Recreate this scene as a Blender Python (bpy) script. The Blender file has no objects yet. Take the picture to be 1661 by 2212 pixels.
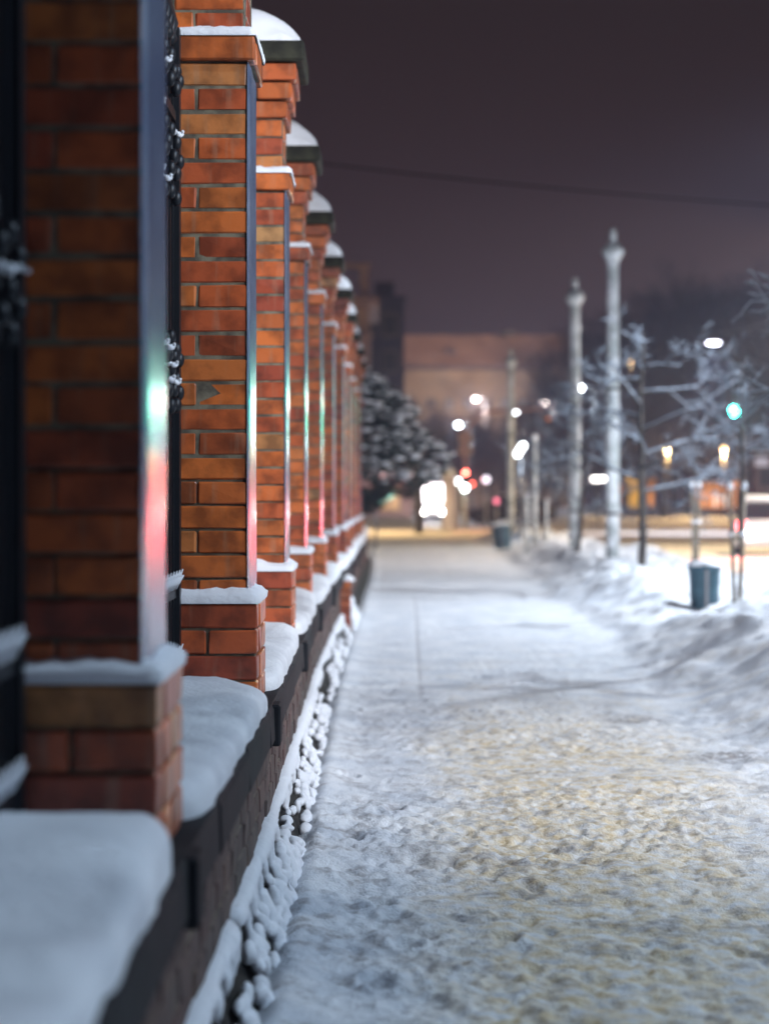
import bpy, math, random
import numpy as np
from mathutils import Vector, Matrix

random.seed(7)
S = bpy.context.scene
COL = S.collection
R = math.radians
W_PX, VX, HY, F = 1661.0, 818.0, 1070.0, 4535.0     # photograph's picture measures: horizon, vanishing point, focal length
CAMZ = 1.55

# ------------------------------------------------------------------ camera
cam = bpy.data.cameras.new('camera')
cam.sensor_fit = 'VERTICAL'; cam.sensor_height = 36.0
cam.lens = 36.0 * F / 2212.0
cam.clip_start = 0.05; cam.clip_end = 4000
cam.dof.use_dof = True; cam.dof.focus_distance = 9.3; cam.dof.aperture_fstop = 1.65
co = bpy.data.objects.new('camera', cam); COL.objects.link(co)
co.location = (0, 0, CAMZ)
co.rotation_euler = (R(90) - math.atan((1106 - HY) / F), 0, -math.atan((830.5 - VX) / F))
S.camera = co

# ------------------------------------------------------------------ night sky
world = bpy.data.worlds.new('World'); S.world = world; world.use_nodes = True
nt = world.node_tree; nt.nodes.clear()
tc = nt.nodes.new('ShaderNodeTexCoord'); sx = nt.nodes.new('ShaderNodeSeparateXYZ')
rp = nt.nodes.new('ShaderNodeValToRGB'); bg = nt.nodes.new('ShaderNodeBackground'); wo = nt.nodes.new('ShaderNodeOutputWorld')
nt.links.new(tc.outputs['Generated'], sx.inputs[0]); nt.links.new(sx.outputs['Z'], rp.inputs[0])
nt.links.new(rp.outputs[0], bg.inputs[0]); nt.links.new(bg.outputs[0], wo.inputs[0])
cr = rp.color_ramp
cr.elements[0].position = 0.0; cr.elements[0].color = (.062, .038, .050, 1)
cr.elements[1].position = 1.0; cr.elements[1].color = (.045, .045, .065, 1)
e = cr.elements.new(.10); e.color = (.044, .026, .031, 1)
e = cr.elements.new(.22); e.color = (.026, .0155, .0162, 1)
bg.inputs[1].default_value = 0.78

S.view_settings.view_transform = 'Standard'
try: S.view_settings.look = 'None'
except Exception: pass
S.view_settings.exposure = 0.18; S.view_settings.gamma = 1.0
S.cycles.use_denoising = True
S.cycles.max_bounces = 5; S.cycles.diffuse_bounces = 3; S.cycles.glossy_bounces = 3
S.cycles.transmission_bounces = 3; S.cycles.volume_bounces = 0
S.cycles.sample_clamp_indirect = 6.0

# ------------------------------------------------------------------ helpers
def P(px, py, d):                                   # a pixel of the photograph at distance d
    return Vector(((px - VX) * d / F, d, CAMZ + (HY - py) * d / F))
def link(o, parent=None):
    COL.objects.link(o)
    if parent is not None: o.parent = parent
    return o
def tag(o, label=None, cat=None, group=None, kind=None):
    if label: o['label'] = label
    if cat: o['category'] = cat
    if group: o['group'] = group
    if kind: o['kind'] = kind
    return o
def empty(name, loc=(0, 0, 0), rz=0):
    o = bpy.data.objects.new(name, None); o.location = loc; o.rotation_euler = (0, 0, rz)
    return link(o)
def inst(name, me, parent=None, loc=(0, 0, 0), rz=0, sc=None):
    o = bpy.data.objects.new(name, me); o.location = loc; o.rotation_euler = (0, 0, rz)
    if sc: o.scale = sc
    return link(o, parent)
def copy_tree(o, parent=None):
    c = o.copy(); COL.objects.link(c); c.parent = parent
    for ch in list(o.children): copy_tree(ch, c)
    return c

class MB:
    def __init__(s): s.v = []; s.f = []
    def add(s, v, f):
        n = len(s.v); s.v += [tuple(p) for p in v]; s.f += [tuple(i + n for i in q) for q in f]; return s
    def box(s, x0, x1, y0, y1, z0, z1):
        return s.add([(x0, y0, z0), (x1, y0, z0), (x1, y1, z0), (x0, y1, z0), (x0, y0, z1), (x1, y0, z1), (x1, y1, z1), (x0, y1, z1)],
                     [(0, 3, 2, 1), (4, 5, 6, 7), (0, 1, 5, 4), (1, 2, 6, 5), (2, 3, 7, 6), (3, 0, 4, 7)])
    def bbox(s, x0, x1, y0, y1, z0, z1, b=.01):      # bevelled box
        cx, cy, cz = (x0 + x1) / 2, (y0 + y1) / 2, (z0 + z1) / 2
        hx, hy, hz = (x1 - x0) / 2, (y1 - y0) / 2, (z1 - z0) / 2
        v = []; idx = {}
        for i, sx_ in enumerate((-1, 1)):
            for j, sy_ in enumerate((-1, 1)):
                for k, sz_ in enumerate((-1, 1)):
                    for a in range(3):
                        p = [sx_ * (hx - b), sy_ * (hy - b), sz_ * (hz - b)]
                        p[a] = (sx_ * hx, sy_ * hy, sz_ * hz)[a]
                        idx[(i, j, k, a)] = len(v); v.append((cx + p[0], cy + p[1], cz + p[2]))
        f = []
        def q(l, flip):
            f.append(tuple(l[::-1]) if flip else tuple(l))
        for s_ in (0, 1):
            q([idx[(s_, 0, 0, 0)], idx[(s_, 1, 0, 0)], idx[(s_, 1, 1, 0)], idx[(s_, 0, 1, 0)]], s_ == 0)
            q([idx[(0, s_, 0, 1)], idx[(0, s_, 1, 1)], idx[(1, s_, 1, 1)], idx[(1, s_, 0, 1)]], s_ == 0)
            q([idx[(0, 0, s_, 2)], idx[(1, 0, s_, 2)], idx[(1, 1, s_, 2)], idx[(0, 1, s_, 2)]], s_ == 0)
        for i in (0, 1):
            for j in (0, 1):
                q([idx[(i, j, 0, 0)], idx[(i, j, 1, 0)], idx[(i, j, 1, 1)], idx[(i, j, 0, 1)]], (i ^ j) == 0)
                q([idx[(i, 0, j, 0)], idx[(i, 1, j, 0)], idx[(i, 1, j, 2)], idx[(i, 0, j, 2)]], (i ^ j) == 1)
                q([idx[(0, i, j, 1)], idx[(1, i, j, 1)], idx[(1, i, j, 2)], idx[(0, i, j, 2)]], (i ^ j) == 0)
                for k in (0, 1):
                    q([idx[(i, j, k, 0)], idx[(i, j, k, 1)], idx[(i, j, k, 2)]], (i + j + k) % 2 == 0)
        return s.add(v, f)
    def tube(s, pts, rad, n=6, cap=True):
        pts = [Vector(p) for p in pts]
        if not hasattr(rad, '__len__'): rad = [rad] * len(pts)
        v = []; f = []
        t0 = (pts[1] - pts[0]).normalized()
        u = t0.orthogonal().normalized()
        for i, p in enumerate(pts):
            t = (pts[min(i + 1, len(pts) - 1)] - pts[max(i - 1, 0)])
            t = t.normalized() if t.length > 1e-9 else t0
            u = (u - t * u.dot(t)); u = u.normalized() if u.length > 1e-6 else t.orthogonal().normalized()
            w = t.cross(u)
            for k in range(n):
                a = 2 * math.pi * k / n
                v.append(p + (u * math.cos(a) + w * math.sin(a)) * rad[i])
        for i in range(len(pts) - 1):
            for k in range(n):
                a, b = i * n + k, i * n + (k + 1) % n
                f.append((a, b, b + n, a + n))
        if cap and n > 2:
            f.append(tuple(range(n))[::-1]); f.append(tuple((len(pts) - 1) * n + k for k in range(n)))
        return s.add(v, f)
    def lathe(s, prof, n=16, c=(0, 0, 0)):            # prof: (r, z)
        v = []; f = []
        for r, z in prof:
            for k in range(n):
                a = 2 * math.pi * k / n
                v.append((c[0] + r * math.cos(a), c[1] + r * math.sin(a), c[2] + z))
        for i in range(len(prof) - 1):
            for k in range(n):
                a, b = i * n + k, i * n + (k + 1) % n
                f.append((a, b, b + n, a + n))
        f.append(tuple(range(n))[::-1]); f.append(tuple((len(prof) - 1) * n + k for k in range(n)))
        return s.add(v, f)
    def ball(s, c, r, n=8, m=6, jit=0):
        rx, ry, rz = r if hasattr(r, '__len__') else (r, r, r)
        v = [(c[0], c[1], c[2] - rz)]; f = []
        for i in range(1, m):
            t = math.pi * i / m
            for k in range(n):
                a = 2 * math.pi * k / n
                q = 1 + random.uniform(-jit, jit)
                v.append((c[0] + rx * q * math.sin(t) * math.cos(a), c[1] + ry * q * math.sin(t) * math.sin(a), c[2] - rz * math.cos(t) * q))
        v.append((c[0], c[1], c[2] + rz)); L = len(v) - 1
        for k in range(n): f.append((0, 1 + (k + 1) % n, 1 + k)); f.append((L, L - n + k, L - n + (k + 1) % n))
        for i in range(m - 2):
            for k in range(n):
                a, b = 1 + i * n + k, 1 + i * n + (k + 1) % n
                f.append((a, b, b + n, a + n))
        return s.add(v, f)
    def mesh(s, name, mt, smooth=False):
        me = bpy.data.meshes.new(name); me.from_pydata(s.v, [], s.f); me.update()
        me.materials.append(mt)
        if smooth: me.polygons.foreach_set('use_smooth', [True] * len(me.polygons))
        return me
    def build(s, name, mt, parent=None, smooth=False, loc=(0, 0, 0), rz=0):
        return inst(name, s.mesh(name, mt, smooth), parent, loc, rz)

# numpy noise
def _h(ix, iy, seed):
    n = (ix.astype(np.int64) * 374761393 + iy.astype(np.int64) * 668265263 + seed * 1442695041) & 0x7fffffff
    n = ((n ^ (n >> 13)) * 1274126177) & 0x7fffffff
    return ((n ^ (n >> 16)) & 0xffff) / 65535.0
def vn(x, y, seed=0):
    x0, y0 = np.floor(x), np.floor(y); fx, fy = x - x0, y - y0
    fx = fx * fx * fx * (fx * (fx * 6 - 15) + 10); fy = fy * fy * fy * (fy * (fy * 6 - 15) + 10)
    a, b, c, d = _h(x0, y0, seed), _h(x0 + 1, y0, seed), _h(x0, y0 + 1, seed), _h(x0 + 1, y0 + 1, seed)
    return (a * (1 - fx) + b * fx) * (1 - fy) + (c * (1 - fx) + d * fx) * fy
def fbm(x, y, octv=4, seed=0, gain=.5):
    s = 0; a = 1; t = 0
    for i in range(octv):
        s = s + a * vn(x * 2 ** i + i * 17.3, y * 2 ** i - i * 9.1, seed + i); t += a; a *= gain
    return s / t
def sstep(a, b, x):
    t = np.clip((x - a) / (b - a), 0, 1); return t * t * (3 - 2 * t)

def grid_mesh(name, X, Y, Z, mt, attrs=None, smooth=True):
    ny, nx = X.shape
    co_ = np.stack([X, Y, Z], -1).reshape(-1, 3).astype(np.float32)
    me = bpy.data.meshes.new(name)
    me.vertices.add(len(co_)); me.vertices.foreach_set('co', co_.ravel())
    i = np.arange(ny * nx).reshape(ny, nx)
    q = np.stack([i[:-1, :-1], i[:-1, 1:], i[1:, 1:], i[1:, :-1]], -1).reshape(-1, 4).astype(np.int32)
    me.loops.add(q.size); me.loops.foreach_set('vertex_index', q.ravel())
    me.polygons.add(len(q)); me.polygons.foreach_set('loop_start', np.arange(0, q.size, 4, dtype=np.int32))
    me.update(calc_edges=True)
    if smooth: me.polygons.foreach_set('use_smooth', np.ones(len(q), bool))
    for k, a in (attrs or {}).items():
        at = me.attributes.new(k, 'FLOAT', 'POINT'); at.data.foreach_set('value', a.reshape(-1).astype(np.float32))
    me.materials.append(mt); me.validate()
    return me

# ------------------------------------------------------------------ materials
def mat(name, col, rough=.7, metal=0, emit=None, es=0, spec=.5, noise=None, bump=None, coat=0):
    m = bpy.data.materials.new(name); m.use_nodes = True
    t = m.node_tree; b = t.nodes['Principled BSDF']
    b.inputs['Base Color'].default_value = (*col, 1); b.inputs['Roughness'].default_value = rough
    b.inputs['Metallic'].default_value = metal; b.inputs['Specular IOR Level'].default_value = spec
    if coat: b.inputs['Coat Weight'].default_value = coat; b.inputs['Coat Roughness'].default_value = .22
    if emit: b.inputs['Emission Color'].default_value = (*emit, 1); b.inputs['Emission Strength'].default_value = es
    if noise or bump:
        tc = t.nodes.new('ShaderNodeTexCoord')
        if noise:
            sc, c2, lo, hi = noise
            n = t.nodes.new('ShaderNodeTexNoise'); n.inputs['Scale'].default_value = sc; n.inputs['Detail'].default_value = 6
            t.links.new(tc.outputs['Object'], n.inputs['Vector'])
            r = t.nodes.new('ShaderNodeValToRGB'); r.color_ramp.elements[0].position = lo; r.color_ramp.elements[1].position = hi
            r.color_ramp.elements[0].color = (*col, 1); r.color_ramp.elements[1].color = (*c2, 1)
            t.links.new(n.outputs[0], r.inputs[0]); t.links.new(r.outputs[0], b.inputs['Base Color'])
        if bump:
            sc, st, di = bump
            n = t.nodes.new('ShaderNodeTexNoise'); n.inputs['Scale'].default_value = sc; n.inputs['Detail'].default_value = 5
            t.links.new(tc.outputs['Object'], n.inputs['Vector'])
            bu = t.nodes.new('ShaderNodeBump'); bu.inputs['Strength'].default_value = st; bu.inputs['Distance'].default_value = di
            t.links.new(n.outputs[0], bu.inputs['Height']); t.links.new(bu.outputs[0], b.inputs['Normal'])
    return m

def brick_mat(name, stops, rough=.34, coat=.0):
    m = bpy.data.materials.new(name); m.use_nodes = True
    t = m.node_tree; b = t.nodes['Principled BSDF']; L = t.links.new; N = t.nodes.new
    oi = N('ShaderNodeObjectInfo'); rp = N('ShaderNodeValToRGB'); L(oi.outputs['Random'], rp.inputs[0])
    c = rp.color_ramp
    while len(c.elements) < len(stops): c.elements.new(.5)
    for el, (p, k) in zip(c.elements, stops): el.position = p; el.color = (*k, 1)
    tc = N('ShaderNodeTexCoord'); ad = N('ShaderNodeVectorMath'); ad.operation = 'ADD'
    L(tc.outputs['Object'], ad.inputs[0])
    mu = N('ShaderNodeMath'); mu.operation = 'MULTIPLY'; mu.inputs[1].default_value = 37; L(oi.outputs['Random'], mu.inputs[0])
    L(mu.outputs[0], ad.inputs[1])
    n1 = N('ShaderNodeTexNoise'); n1.inputs['Scale'].default_value = 9; n1.inputs['Detail'].default_value = 5; L(ad.outputs[0], n1.inputs['Vector'])
    mx = N('ShaderNodeMix'); mx.data_type = 'RGBA'; mx.blend_type = 'MULTIPLY'
    r2 = N('ShaderNodeValToRGB'); r2.color_ramp.elements[0].position = .36; r2.color_ramp.elements[1].position = .58
    r2.color_ramp.elements[0].color = (.40, .36, .34, 1); r2.color_ramp.elements[1].color = (1.1, 1.05, 1, 1)
    L(n1.outputs[0], r2.inputs[0]); mx.inputs[0].default_value = .85
    L(rp.outputs[0], mx.inputs[6]); L(r2.outputs[0], mx.inputs[7])
    # pale colour in thin vertical streaks
    mp = N('ShaderNodeMapping'); mp.inputs['Scale'].default_value = (26, 26, 2.2); L(ad.outputs[0], mp.inputs[0])
    n2 = N('ShaderNodeTexNoise'); n2.inputs['Scale'].default_value = 1; n2.inputs['Detail'].default_value = 3; L(mp.outputs[0], n2.inputs['Vector'])
    r3 = N('ShaderNodeValToRGB'); r3.color_ramp.elements[0].position = .56; r3.color_ramp.elements[1].position = .78
    r3.color_ramp.elements[0].color = (0, 0, 0, 1); r3.color_ramp.elements[1].color = (.38, .38, .38, 1); L(n2.outputs[0], r3.inputs[0])
    m2 = N('ShaderNodeMix'); m2.data_type = 'RGBA'; L(r3.outputs[0], m2.inputs[0]); L(mx.outputs[2], m2.inputs[6]); m2.inputs[7].default_value = (.34, .25, .17, 1)
    L(m2.outputs[2], b.inputs['Base Color'])
    b.inputs['Roughness'].default_value = rough
    if coat: b.inputs['Coat Weight'].default_value = coat; b.inputs['Coat Roughness'].default_value = .2
    n3 = N('ShaderNodeTexNoise'); n3.inputs['Scale'].default_value = 60; n3.inputs['Detail'].default_value = 4; L(ad.outputs[0], n3.inputs['Vector'])
    bu = N('ShaderNodeBump'); bu.inputs['Strength'].default_value = .35; bu.inputs['Distance'].default_value = .003
    L(n3.outputs[0], bu.inputs['Height']); L(bu.outputs[0], b.inputs['Normal'])
    return m

M_brick = brick_mat('brick_orange', [(0, (.27, .050, .024)), (.25, (.45, .098, .028)), (.55, (.56, .15, .030)), (.75, (.30, .065, .022)), (.93, (.50, .15, .034)), (1, (.38, .22, .09))], rough=.42, coat=.08)
M_brickdark = brick_mat('brick_weathered', [(0, (.055, .033, .032)), (.5, (.085, .046, .042)), (1, (.065, .052, .05))], rough=.8)
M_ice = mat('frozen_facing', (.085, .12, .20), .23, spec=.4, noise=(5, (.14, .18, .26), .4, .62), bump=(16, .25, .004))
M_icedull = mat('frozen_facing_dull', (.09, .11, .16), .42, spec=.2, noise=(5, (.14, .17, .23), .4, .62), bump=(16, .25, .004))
M_mortar = mat('mortar', (.07, .06, .045), .9, noise=(14, (.19, .17, .12), .38, .62), bump=(60, .5, .004))
M_cap = mat('cap_stone', (.018, .018, .014), .8, spec=.25, noise=(8, (.05, .05, .032), .4, .7), bump=(40, .5, .004))
M_coping = mat('coping_stone', (.010, .012, .016), .8, spec=.2, noise=(10, (.020, .022, .026), .4, .7), bump=(30, .5, .006))
M_stone = mat('foundation_stone', (.015, .014, .014), .9, spec=.2, noise=(9, (.04, .036, .032), .4, .65), bump=(25, .8, .02))
M_iron = mat('black_iron', (.012, .015, .02), .42, metal=.3)
M_snow = mat('snow', (.80, .83, .88), .85, spec=.3, bump=(9, .35, .02))
M_snowfine = mat('snow_crusted', (.78, .81, .86), .85, spec=.3, bump=(28, .6, .012))
M_cushion = mat('wind_crusted_snow', (.66, .69, .74), .85, spec=.3, noise=(3.5, (.82, .85, .89), .35, .6), bump=(45, .8, .010))
M_treesnow = mat('twig_snow', (.30, .35, .42), .85, spec=.2)
M_bark = mat('bark', (.035, .03, .028), .9, noise=(12, (.07, .06, .05), .4, .6), bump=(30, .7, .01))
M_barkfar = mat('bark_dark', (.010, .009, .011), .95, spec=.1)
M_needle = mat('pine_needles', (.012, .028, .026), .8, noise=(3, (.03, .055, .045), .4, .6))
M_wood = mat('stake_wood', (.26, .22, .17), .8, noise=(14, (.16, .13, .10), .4, .6))
M_pole = mat('frosted_concrete', (.42, .46, .46), .75, noise=(3.2, (.75, .78, .80), .42, .6), bump=(14, .5, .01))
M_bin = mat('bin_blue', (.045, .10, .14), .45, noise=(7, (.08, .17, .22), .4, .6))
M_metal = mat('grey_metal', (.22, .23, .25), .4, metal=.6)
M_dark = mat('dark_plastic', (.02, .02, .022), .5)
M_glass = mat('dark_glass', (.02, .022, .026), .1, spec=.8)

def ground_mat():
    m = bpy.data.materials.new('trodden_snow'); m.use_nodes = True
    t = m.node_tree; b = t.nodes['Principled BSDF']; L = t.links.new; N = t.nodes.new
    tc = N('ShaderNodeTexCoord')
    def nz(sc, det=6, st=(1, 1, 1)):
        mp = N('ShaderNodeMapping'); mp.inputs['Scale'].default_value = st; L(tc.outputs['Object'], mp.inputs[0])
        n = N('ShaderNodeTexNoise'); n.inputs['Scale'].default_value = sc; n.inputs['Detail'].default_value = det; L(mp.outputs[0], n.inputs['Vector']); return n
    def ramp(src, a, c1, b_, c2):
        r = N('ShaderNodeValToRGB'); r.color_ramp.elements[0].position = a; r.color_ramp.elements[1].position = b_
        r.color_ramp.elements[0].color = (*c1, 1); r.color_ramp.elements[1].color = (*c2, 1); L(src, r.inputs[0]); return r
    def mix(f, a, b_, mode='MIX'):
        x = N('ShaderNodeMix'); x.data_type = 'RGBA'; x.blend_type = mode
        L(f, x.inputs[0])
        for i, s in ((6, a), (7, b_)):
            if isinstance(s, tuple): x.inputs[i].default_value = (*s, 1)
            else: L(s, x.inputs[i])
        return x.outputs[2]
    sand_tint = N('ShaderNodeAttribute'); sand_tint.attribute_name = 'sand_tint'
    dirt = N('ShaderNodeAttribute'); dirt.attribute_name = 'dirt'
    base = ramp(nz(2.5).outputs[0], .35, (.60, .65, .72), .62, (.80, .83, .87))
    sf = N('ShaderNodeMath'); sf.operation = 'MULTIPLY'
    L(sand_tint.outputs['Fac'], sf.inputs[0]); L(ramp(nz(11, 8).outputs[0], .36, (.25,) * 3, .60, (1,) * 3).outputs[0], sf.inputs[1])
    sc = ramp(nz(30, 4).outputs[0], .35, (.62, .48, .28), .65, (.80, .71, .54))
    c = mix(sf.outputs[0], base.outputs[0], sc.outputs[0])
    df = N('ShaderNodeMath'); df.operation = 'MULTIPLY'
    L(dirt.outputs['Fac'], df.inputs[0]); L(ramp(nz(24, 5).outputs[0], .40, (.3,) * 3, .58, (1,) * 3).outputs[0], df.inputs[1])
    c = mix(df.outputs[0], c, (.22, .20, .20))
    L(c, b.inputs['Base Color']); b.inputs['Roughness'].default_value = .8; b.inputs['Specular IOR Level'].default_value = .35
    bu = N('ShaderNodeBump'); bu.inputs['Strength'].default_value = .7; bu.inputs['Distance'].default_value = .012
    hb = N('ShaderNodeMath'); hb.operation = 'ADD'; L(nz(34, 8).outputs[0], hb.inputs[0]); L(nz(95, 4).outputs[0], hb.inputs[1])
    L(hb.outputs[0], bu.inputs['Height']); L(bu.outputs[0], b.inputs['Normal'])
    return m
M_ground = ground_mat()

# ------------------------------------------------------------------ fence geometry
D0, DP = 4.86, 3.6                                  # distance of the first brick pillar, spacing
NP = 11
PLX = [-.507, -.485, -.495, -.507, -.485, -.45, -.40, -.38, -.36, -.32, -.30]     # street side of each plinth
YP = [D0 + DP * i for i in range(NP)]
def wx(y): return float(np.interp(y, YP, PLX))
def wxa(y): return np.interp(y, YP, PLX)

# ------------------------------------------------------------------ ground
ZG = -.05
def foot(y): return 2.35 + np.clip((y - 18) * .022, 0, 1.0) + .25 * (fbm(y * .35, y * 0 + 3.1, 3, 5) - .5) * 2
def ground_h(X, Y):
    wob = fbm(X * 1.3, Y * 1.3, 3, 11)
    lump = fbm(X * 7, Y * 5, 4, 21, .55)
    fine = fbm(X * 26, Y * 20, 3, 31)
    z = (wob - .5) * .05 + (lump - .5) * .036 + (fine - .5) * .028 + (fbm(X * 2.6, Y * 1.6, 3, 25) - .5) * .03
    # trodden clods: thresholded cells
    wear = .35 + .9 * sstep(.36, .62, fbm(X * .8 + 3, Y * .5, 2, 47)); z = (wob - .5) * .05 + (z - (wob - .5) * .05) * wear
    cl = fbm(X * 13, Y * 9, 2, 41); z = z + .007 * sstep(.50, .70, cl) - .014 * sstep(.42, .26, cl) * sstep(.40, .60, fbm(X * 1.1, Y * .7, 2, 44))
    # smooth older snow along the wall
    z = z * (1 - .45 * sstep(9, 16, Y))
    near_wall = sstep(.42, .05, X - wxa(Y))
    z = z * (1 - .55 * near_wall) + near_wall * .06 * (.6 + .8 * fbm(Y * 1.2, X, 2, 8)) * sstep(.08, .24, X - wxa(Y)) - .03 * sstep(.22, .12, X - wxa(Y))
    # flatter, scraped walk farther on
    far = sstep(15, 24, Y); z = z * (1 - .55 * far * (X < 3))
    # snowbank
    f = foot(Y)
    up = sstep(0, 1.05, X - f)
    down = sstep(6.4, 5.3, X + .5 * (fbm(Y * .4, X * 0, 2, 77) - .5))
    bank = up * down
    big = fbm(X * .9, Y * .55, 3, 51); mid = fbm(X * 2.6, Y * 1.9, 4, 61, .55)
    z = z * (1 - bank * .5) + bank * (.22 + .36 * big + .26 * (mid - .5) + .12 * (fbm(X * 6, Y * 4.5, 2, 66) - .5))
    dip = np.exp(-((X - 3.75) / .62) ** 2 - ((Y - 24.0) / 1.9) ** 2)
    z = z * (1 - .85 * dip) + .0 * dip
    ridge = np.exp(-((X - f - .25) / .22) ** 2) * .10 * fbm(X * 3, Y * 1.5, 3, 91)
    z = z + ridge
    rd = sstep(5.6, 6.6, X)
    z = z * (1 - rd * .75) + rd * ZG
    return z
rng = np.random.RandomState(3)
steps = []
for i in range(520):
    y = 5.6 + rng.rand() ** 1.5 * 24; x = -.25 + rng.rand() * 2.7
    if x < .25 and rng.rand() < .35: continue
    steps.append((x, y, rng.uniform(-1.2, 1.2), rng.uniform(.018, .045), rng.uniform(.03, .085), rng.uniform(.004, .015)))
for x, y in ((-.117, 9.47), (.07, 10.3), (.02, 7.9), (.098, 7.17), (-.01, 6.63), (.06, 7.7), (.45, 7.3), (.6, 8.3), (-.16, 11.6), (.2, 12.8)): steps.append((x, y, .15, .05, .10, .036))
def tread(X, Y, Z, D):
    for x, y, a, su, sv, dd in steps:
        m = (np.abs(X - x) < .22) & (np.abs(Y - y) < .24)
        if not m.any(): continue
        dx, dy = X[m] - x, Y[m] - y
        u = dx * math.cos(a) + dy * math.sin(a); v = -dx * math.sin(a) + dy * math.cos(a)
        r = np.sqrt((u / su) ** 2 + (v / sv) ** 2) + .55 * (fbm(X[m] * 22, Y[m] * 16, 2, 5) - .5)
        dp = dd * sstep(1.25, .35, r)
        Z[m] -= dp; Z[m] += .25 * dd * np.exp(-((r - 1.3) / .25) ** 2)
        D[m] = np.maximum(D[m], dd * 11 * sstep(1.0, .4, r))
    return Z, D
def stains(X, Y, Z):
    big = fbm(X * .9 + 5, Y * .45, 3, 101)
    xs_ = X + .7 * (big - .5) - .028 * (Y - 8); sand_tint = sstep(.05, .65, xs_) * sstep(2.3, 1.1, xs_) * sstep(18, 11, Y) * sstep(.28, .46, big + .12)
    patch = sstep(.56, .72, fbm(X * 5, Y * 3.2, 3, 111)) * sstep(26, 14, Y)
    sand_tint = np.clip(sand_tint * 1.0 + patch * .28 * sstep(-.1, .6, X), 0, 1)
    # yellow-tan tint along the cross street
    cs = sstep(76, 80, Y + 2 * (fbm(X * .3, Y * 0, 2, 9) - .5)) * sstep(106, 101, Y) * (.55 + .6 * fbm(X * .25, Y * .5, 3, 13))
    sand_tint = np.maximum(sand_tint, np.clip(cs, 0, 1))
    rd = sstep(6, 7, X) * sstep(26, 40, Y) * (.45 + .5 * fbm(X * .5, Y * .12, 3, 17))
    sand_tint = np.maximum(sand_tint, rd)
    dirt = sstep(.55, .72, fbm(X * 10, Y * 7.5, 3, 121)) * .6 * sstep(19, 9, Y) * (X < 3)
    # dark slush puddles at the foot of the bank
    for x, y, a, b, s in ((1.75, 14.6, .32, .35, .8), (2.05, 12.4, .25, .3, .8), (1.6, 17.2, .35, .4, .65), (1.25, 16.6, .3, .3, .4)):
        dirt = np.maximum(dirt, s * sstep(1.3, .3, np.sqrt(((X - x) / a) ** 2 + ((Y - y) / b) ** 2) + .9 * (fbm(X * 9, Y * 6, 3, 15) - .5)))
    # slab joints of the walk showing through
    for yj, w in ((17.3, .07), (19.5, .10), (21.8, .05), (26.5, .12), (31.8, .20), (44.5, .3)):
        j = np.exp(-((Y - yj - .1 * (fbm(X * 1.5, Y * 0 + yj, 2, 3) - .5)) / w) ** 2) * sstep(foot(Y) + .1, foot(Y) - .5, X) * (.35 + .5 * fbm(X * 4, Y, 2, 19))
        Z -= .012 * j; dirt = np.maximum(dirt, j * .42)
    jx = .10 + Y * .0135
    j = np.exp(-((X - jx) / .022) ** 2) * sstep(15, 17, Y) * sstep(34, 31, Y) * .5
    dirt = np.maximum(dirt, j * .8); Z -= .01 * j
    return sand_tint, dirt, Z
def rows(y0, y1, k, lo):
    ys = [y0]
    while ys[-1] < y1: ys.append(ys[-1] + max(lo, k * ys[-1] ** 1.35))
    return np.array(ys)
YR = rows(3.0, 75.0, .00105, .012)
def sheet(name, xs, ys):
    X, Y = np.meshgrid(xs, ys); Z = ground_h(X, Y)
    sand_tint, dirt, Z = stains(X, Y, Z)
    Z, dirt = tread(X, Y, Z, dirt)
    me = grid_mesh(name, X, Y, Z, M_ground, {'sand_tint': sand_tint, 'dirt': dirt})
    return tag(inst(name, me), kind='structure')
sheet('sidewalk', np.concatenate([np.arange(-.62, 1.6, .0125), np.arange(1.6, 2.81, .025)]), YR)
sheet('snowbank', np.arange(2.80, 6.61, .045), YR[YR > 9.9][::1])
# road beyond the bank, cross street and everything farther: coarser sheets
def flat_sheet(name, xs, ys, z, mt, amp=.05, sc=.5):
    X, Y = np.meshgrid(xs, ys)
    Z = z + (fbm(X * sc, Y * sc, 3, 7) - .5) * amp
    sand_tint, dirt, Z = stains(X, Y, Z)
    rut = 0
    for xr in (8.2, 9.8, 11.6, 13.2, 15.2):
        rut = rut + np.exp(-((X - xr - .3 * (fbm(Y * .1, Y * 0, 2, 4) - .5)) / .22) ** 2)
    dirt = np.maximum(dirt, np.clip(rut, 0, 1) * .45 * (Y < 76) * (X > 6.5))
    return tag(inst(name, grid_mesh(name, X, Y, Z, mt, {'sand_tint': sand_tint, 'dirt': dirt})), kind='structure')
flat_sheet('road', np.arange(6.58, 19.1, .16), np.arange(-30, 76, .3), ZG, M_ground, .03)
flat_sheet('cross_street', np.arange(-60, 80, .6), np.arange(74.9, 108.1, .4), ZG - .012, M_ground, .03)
# ground sheet to the horizon
g = MB(); g.add([(-900, -900, -.16), (900, -900, -.16), (900, 900, -.16), (-900, 900, -.16)], [(0, 1, 2, 3)])
tag(g.build('ground', M_snow), kind='structure')
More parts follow.
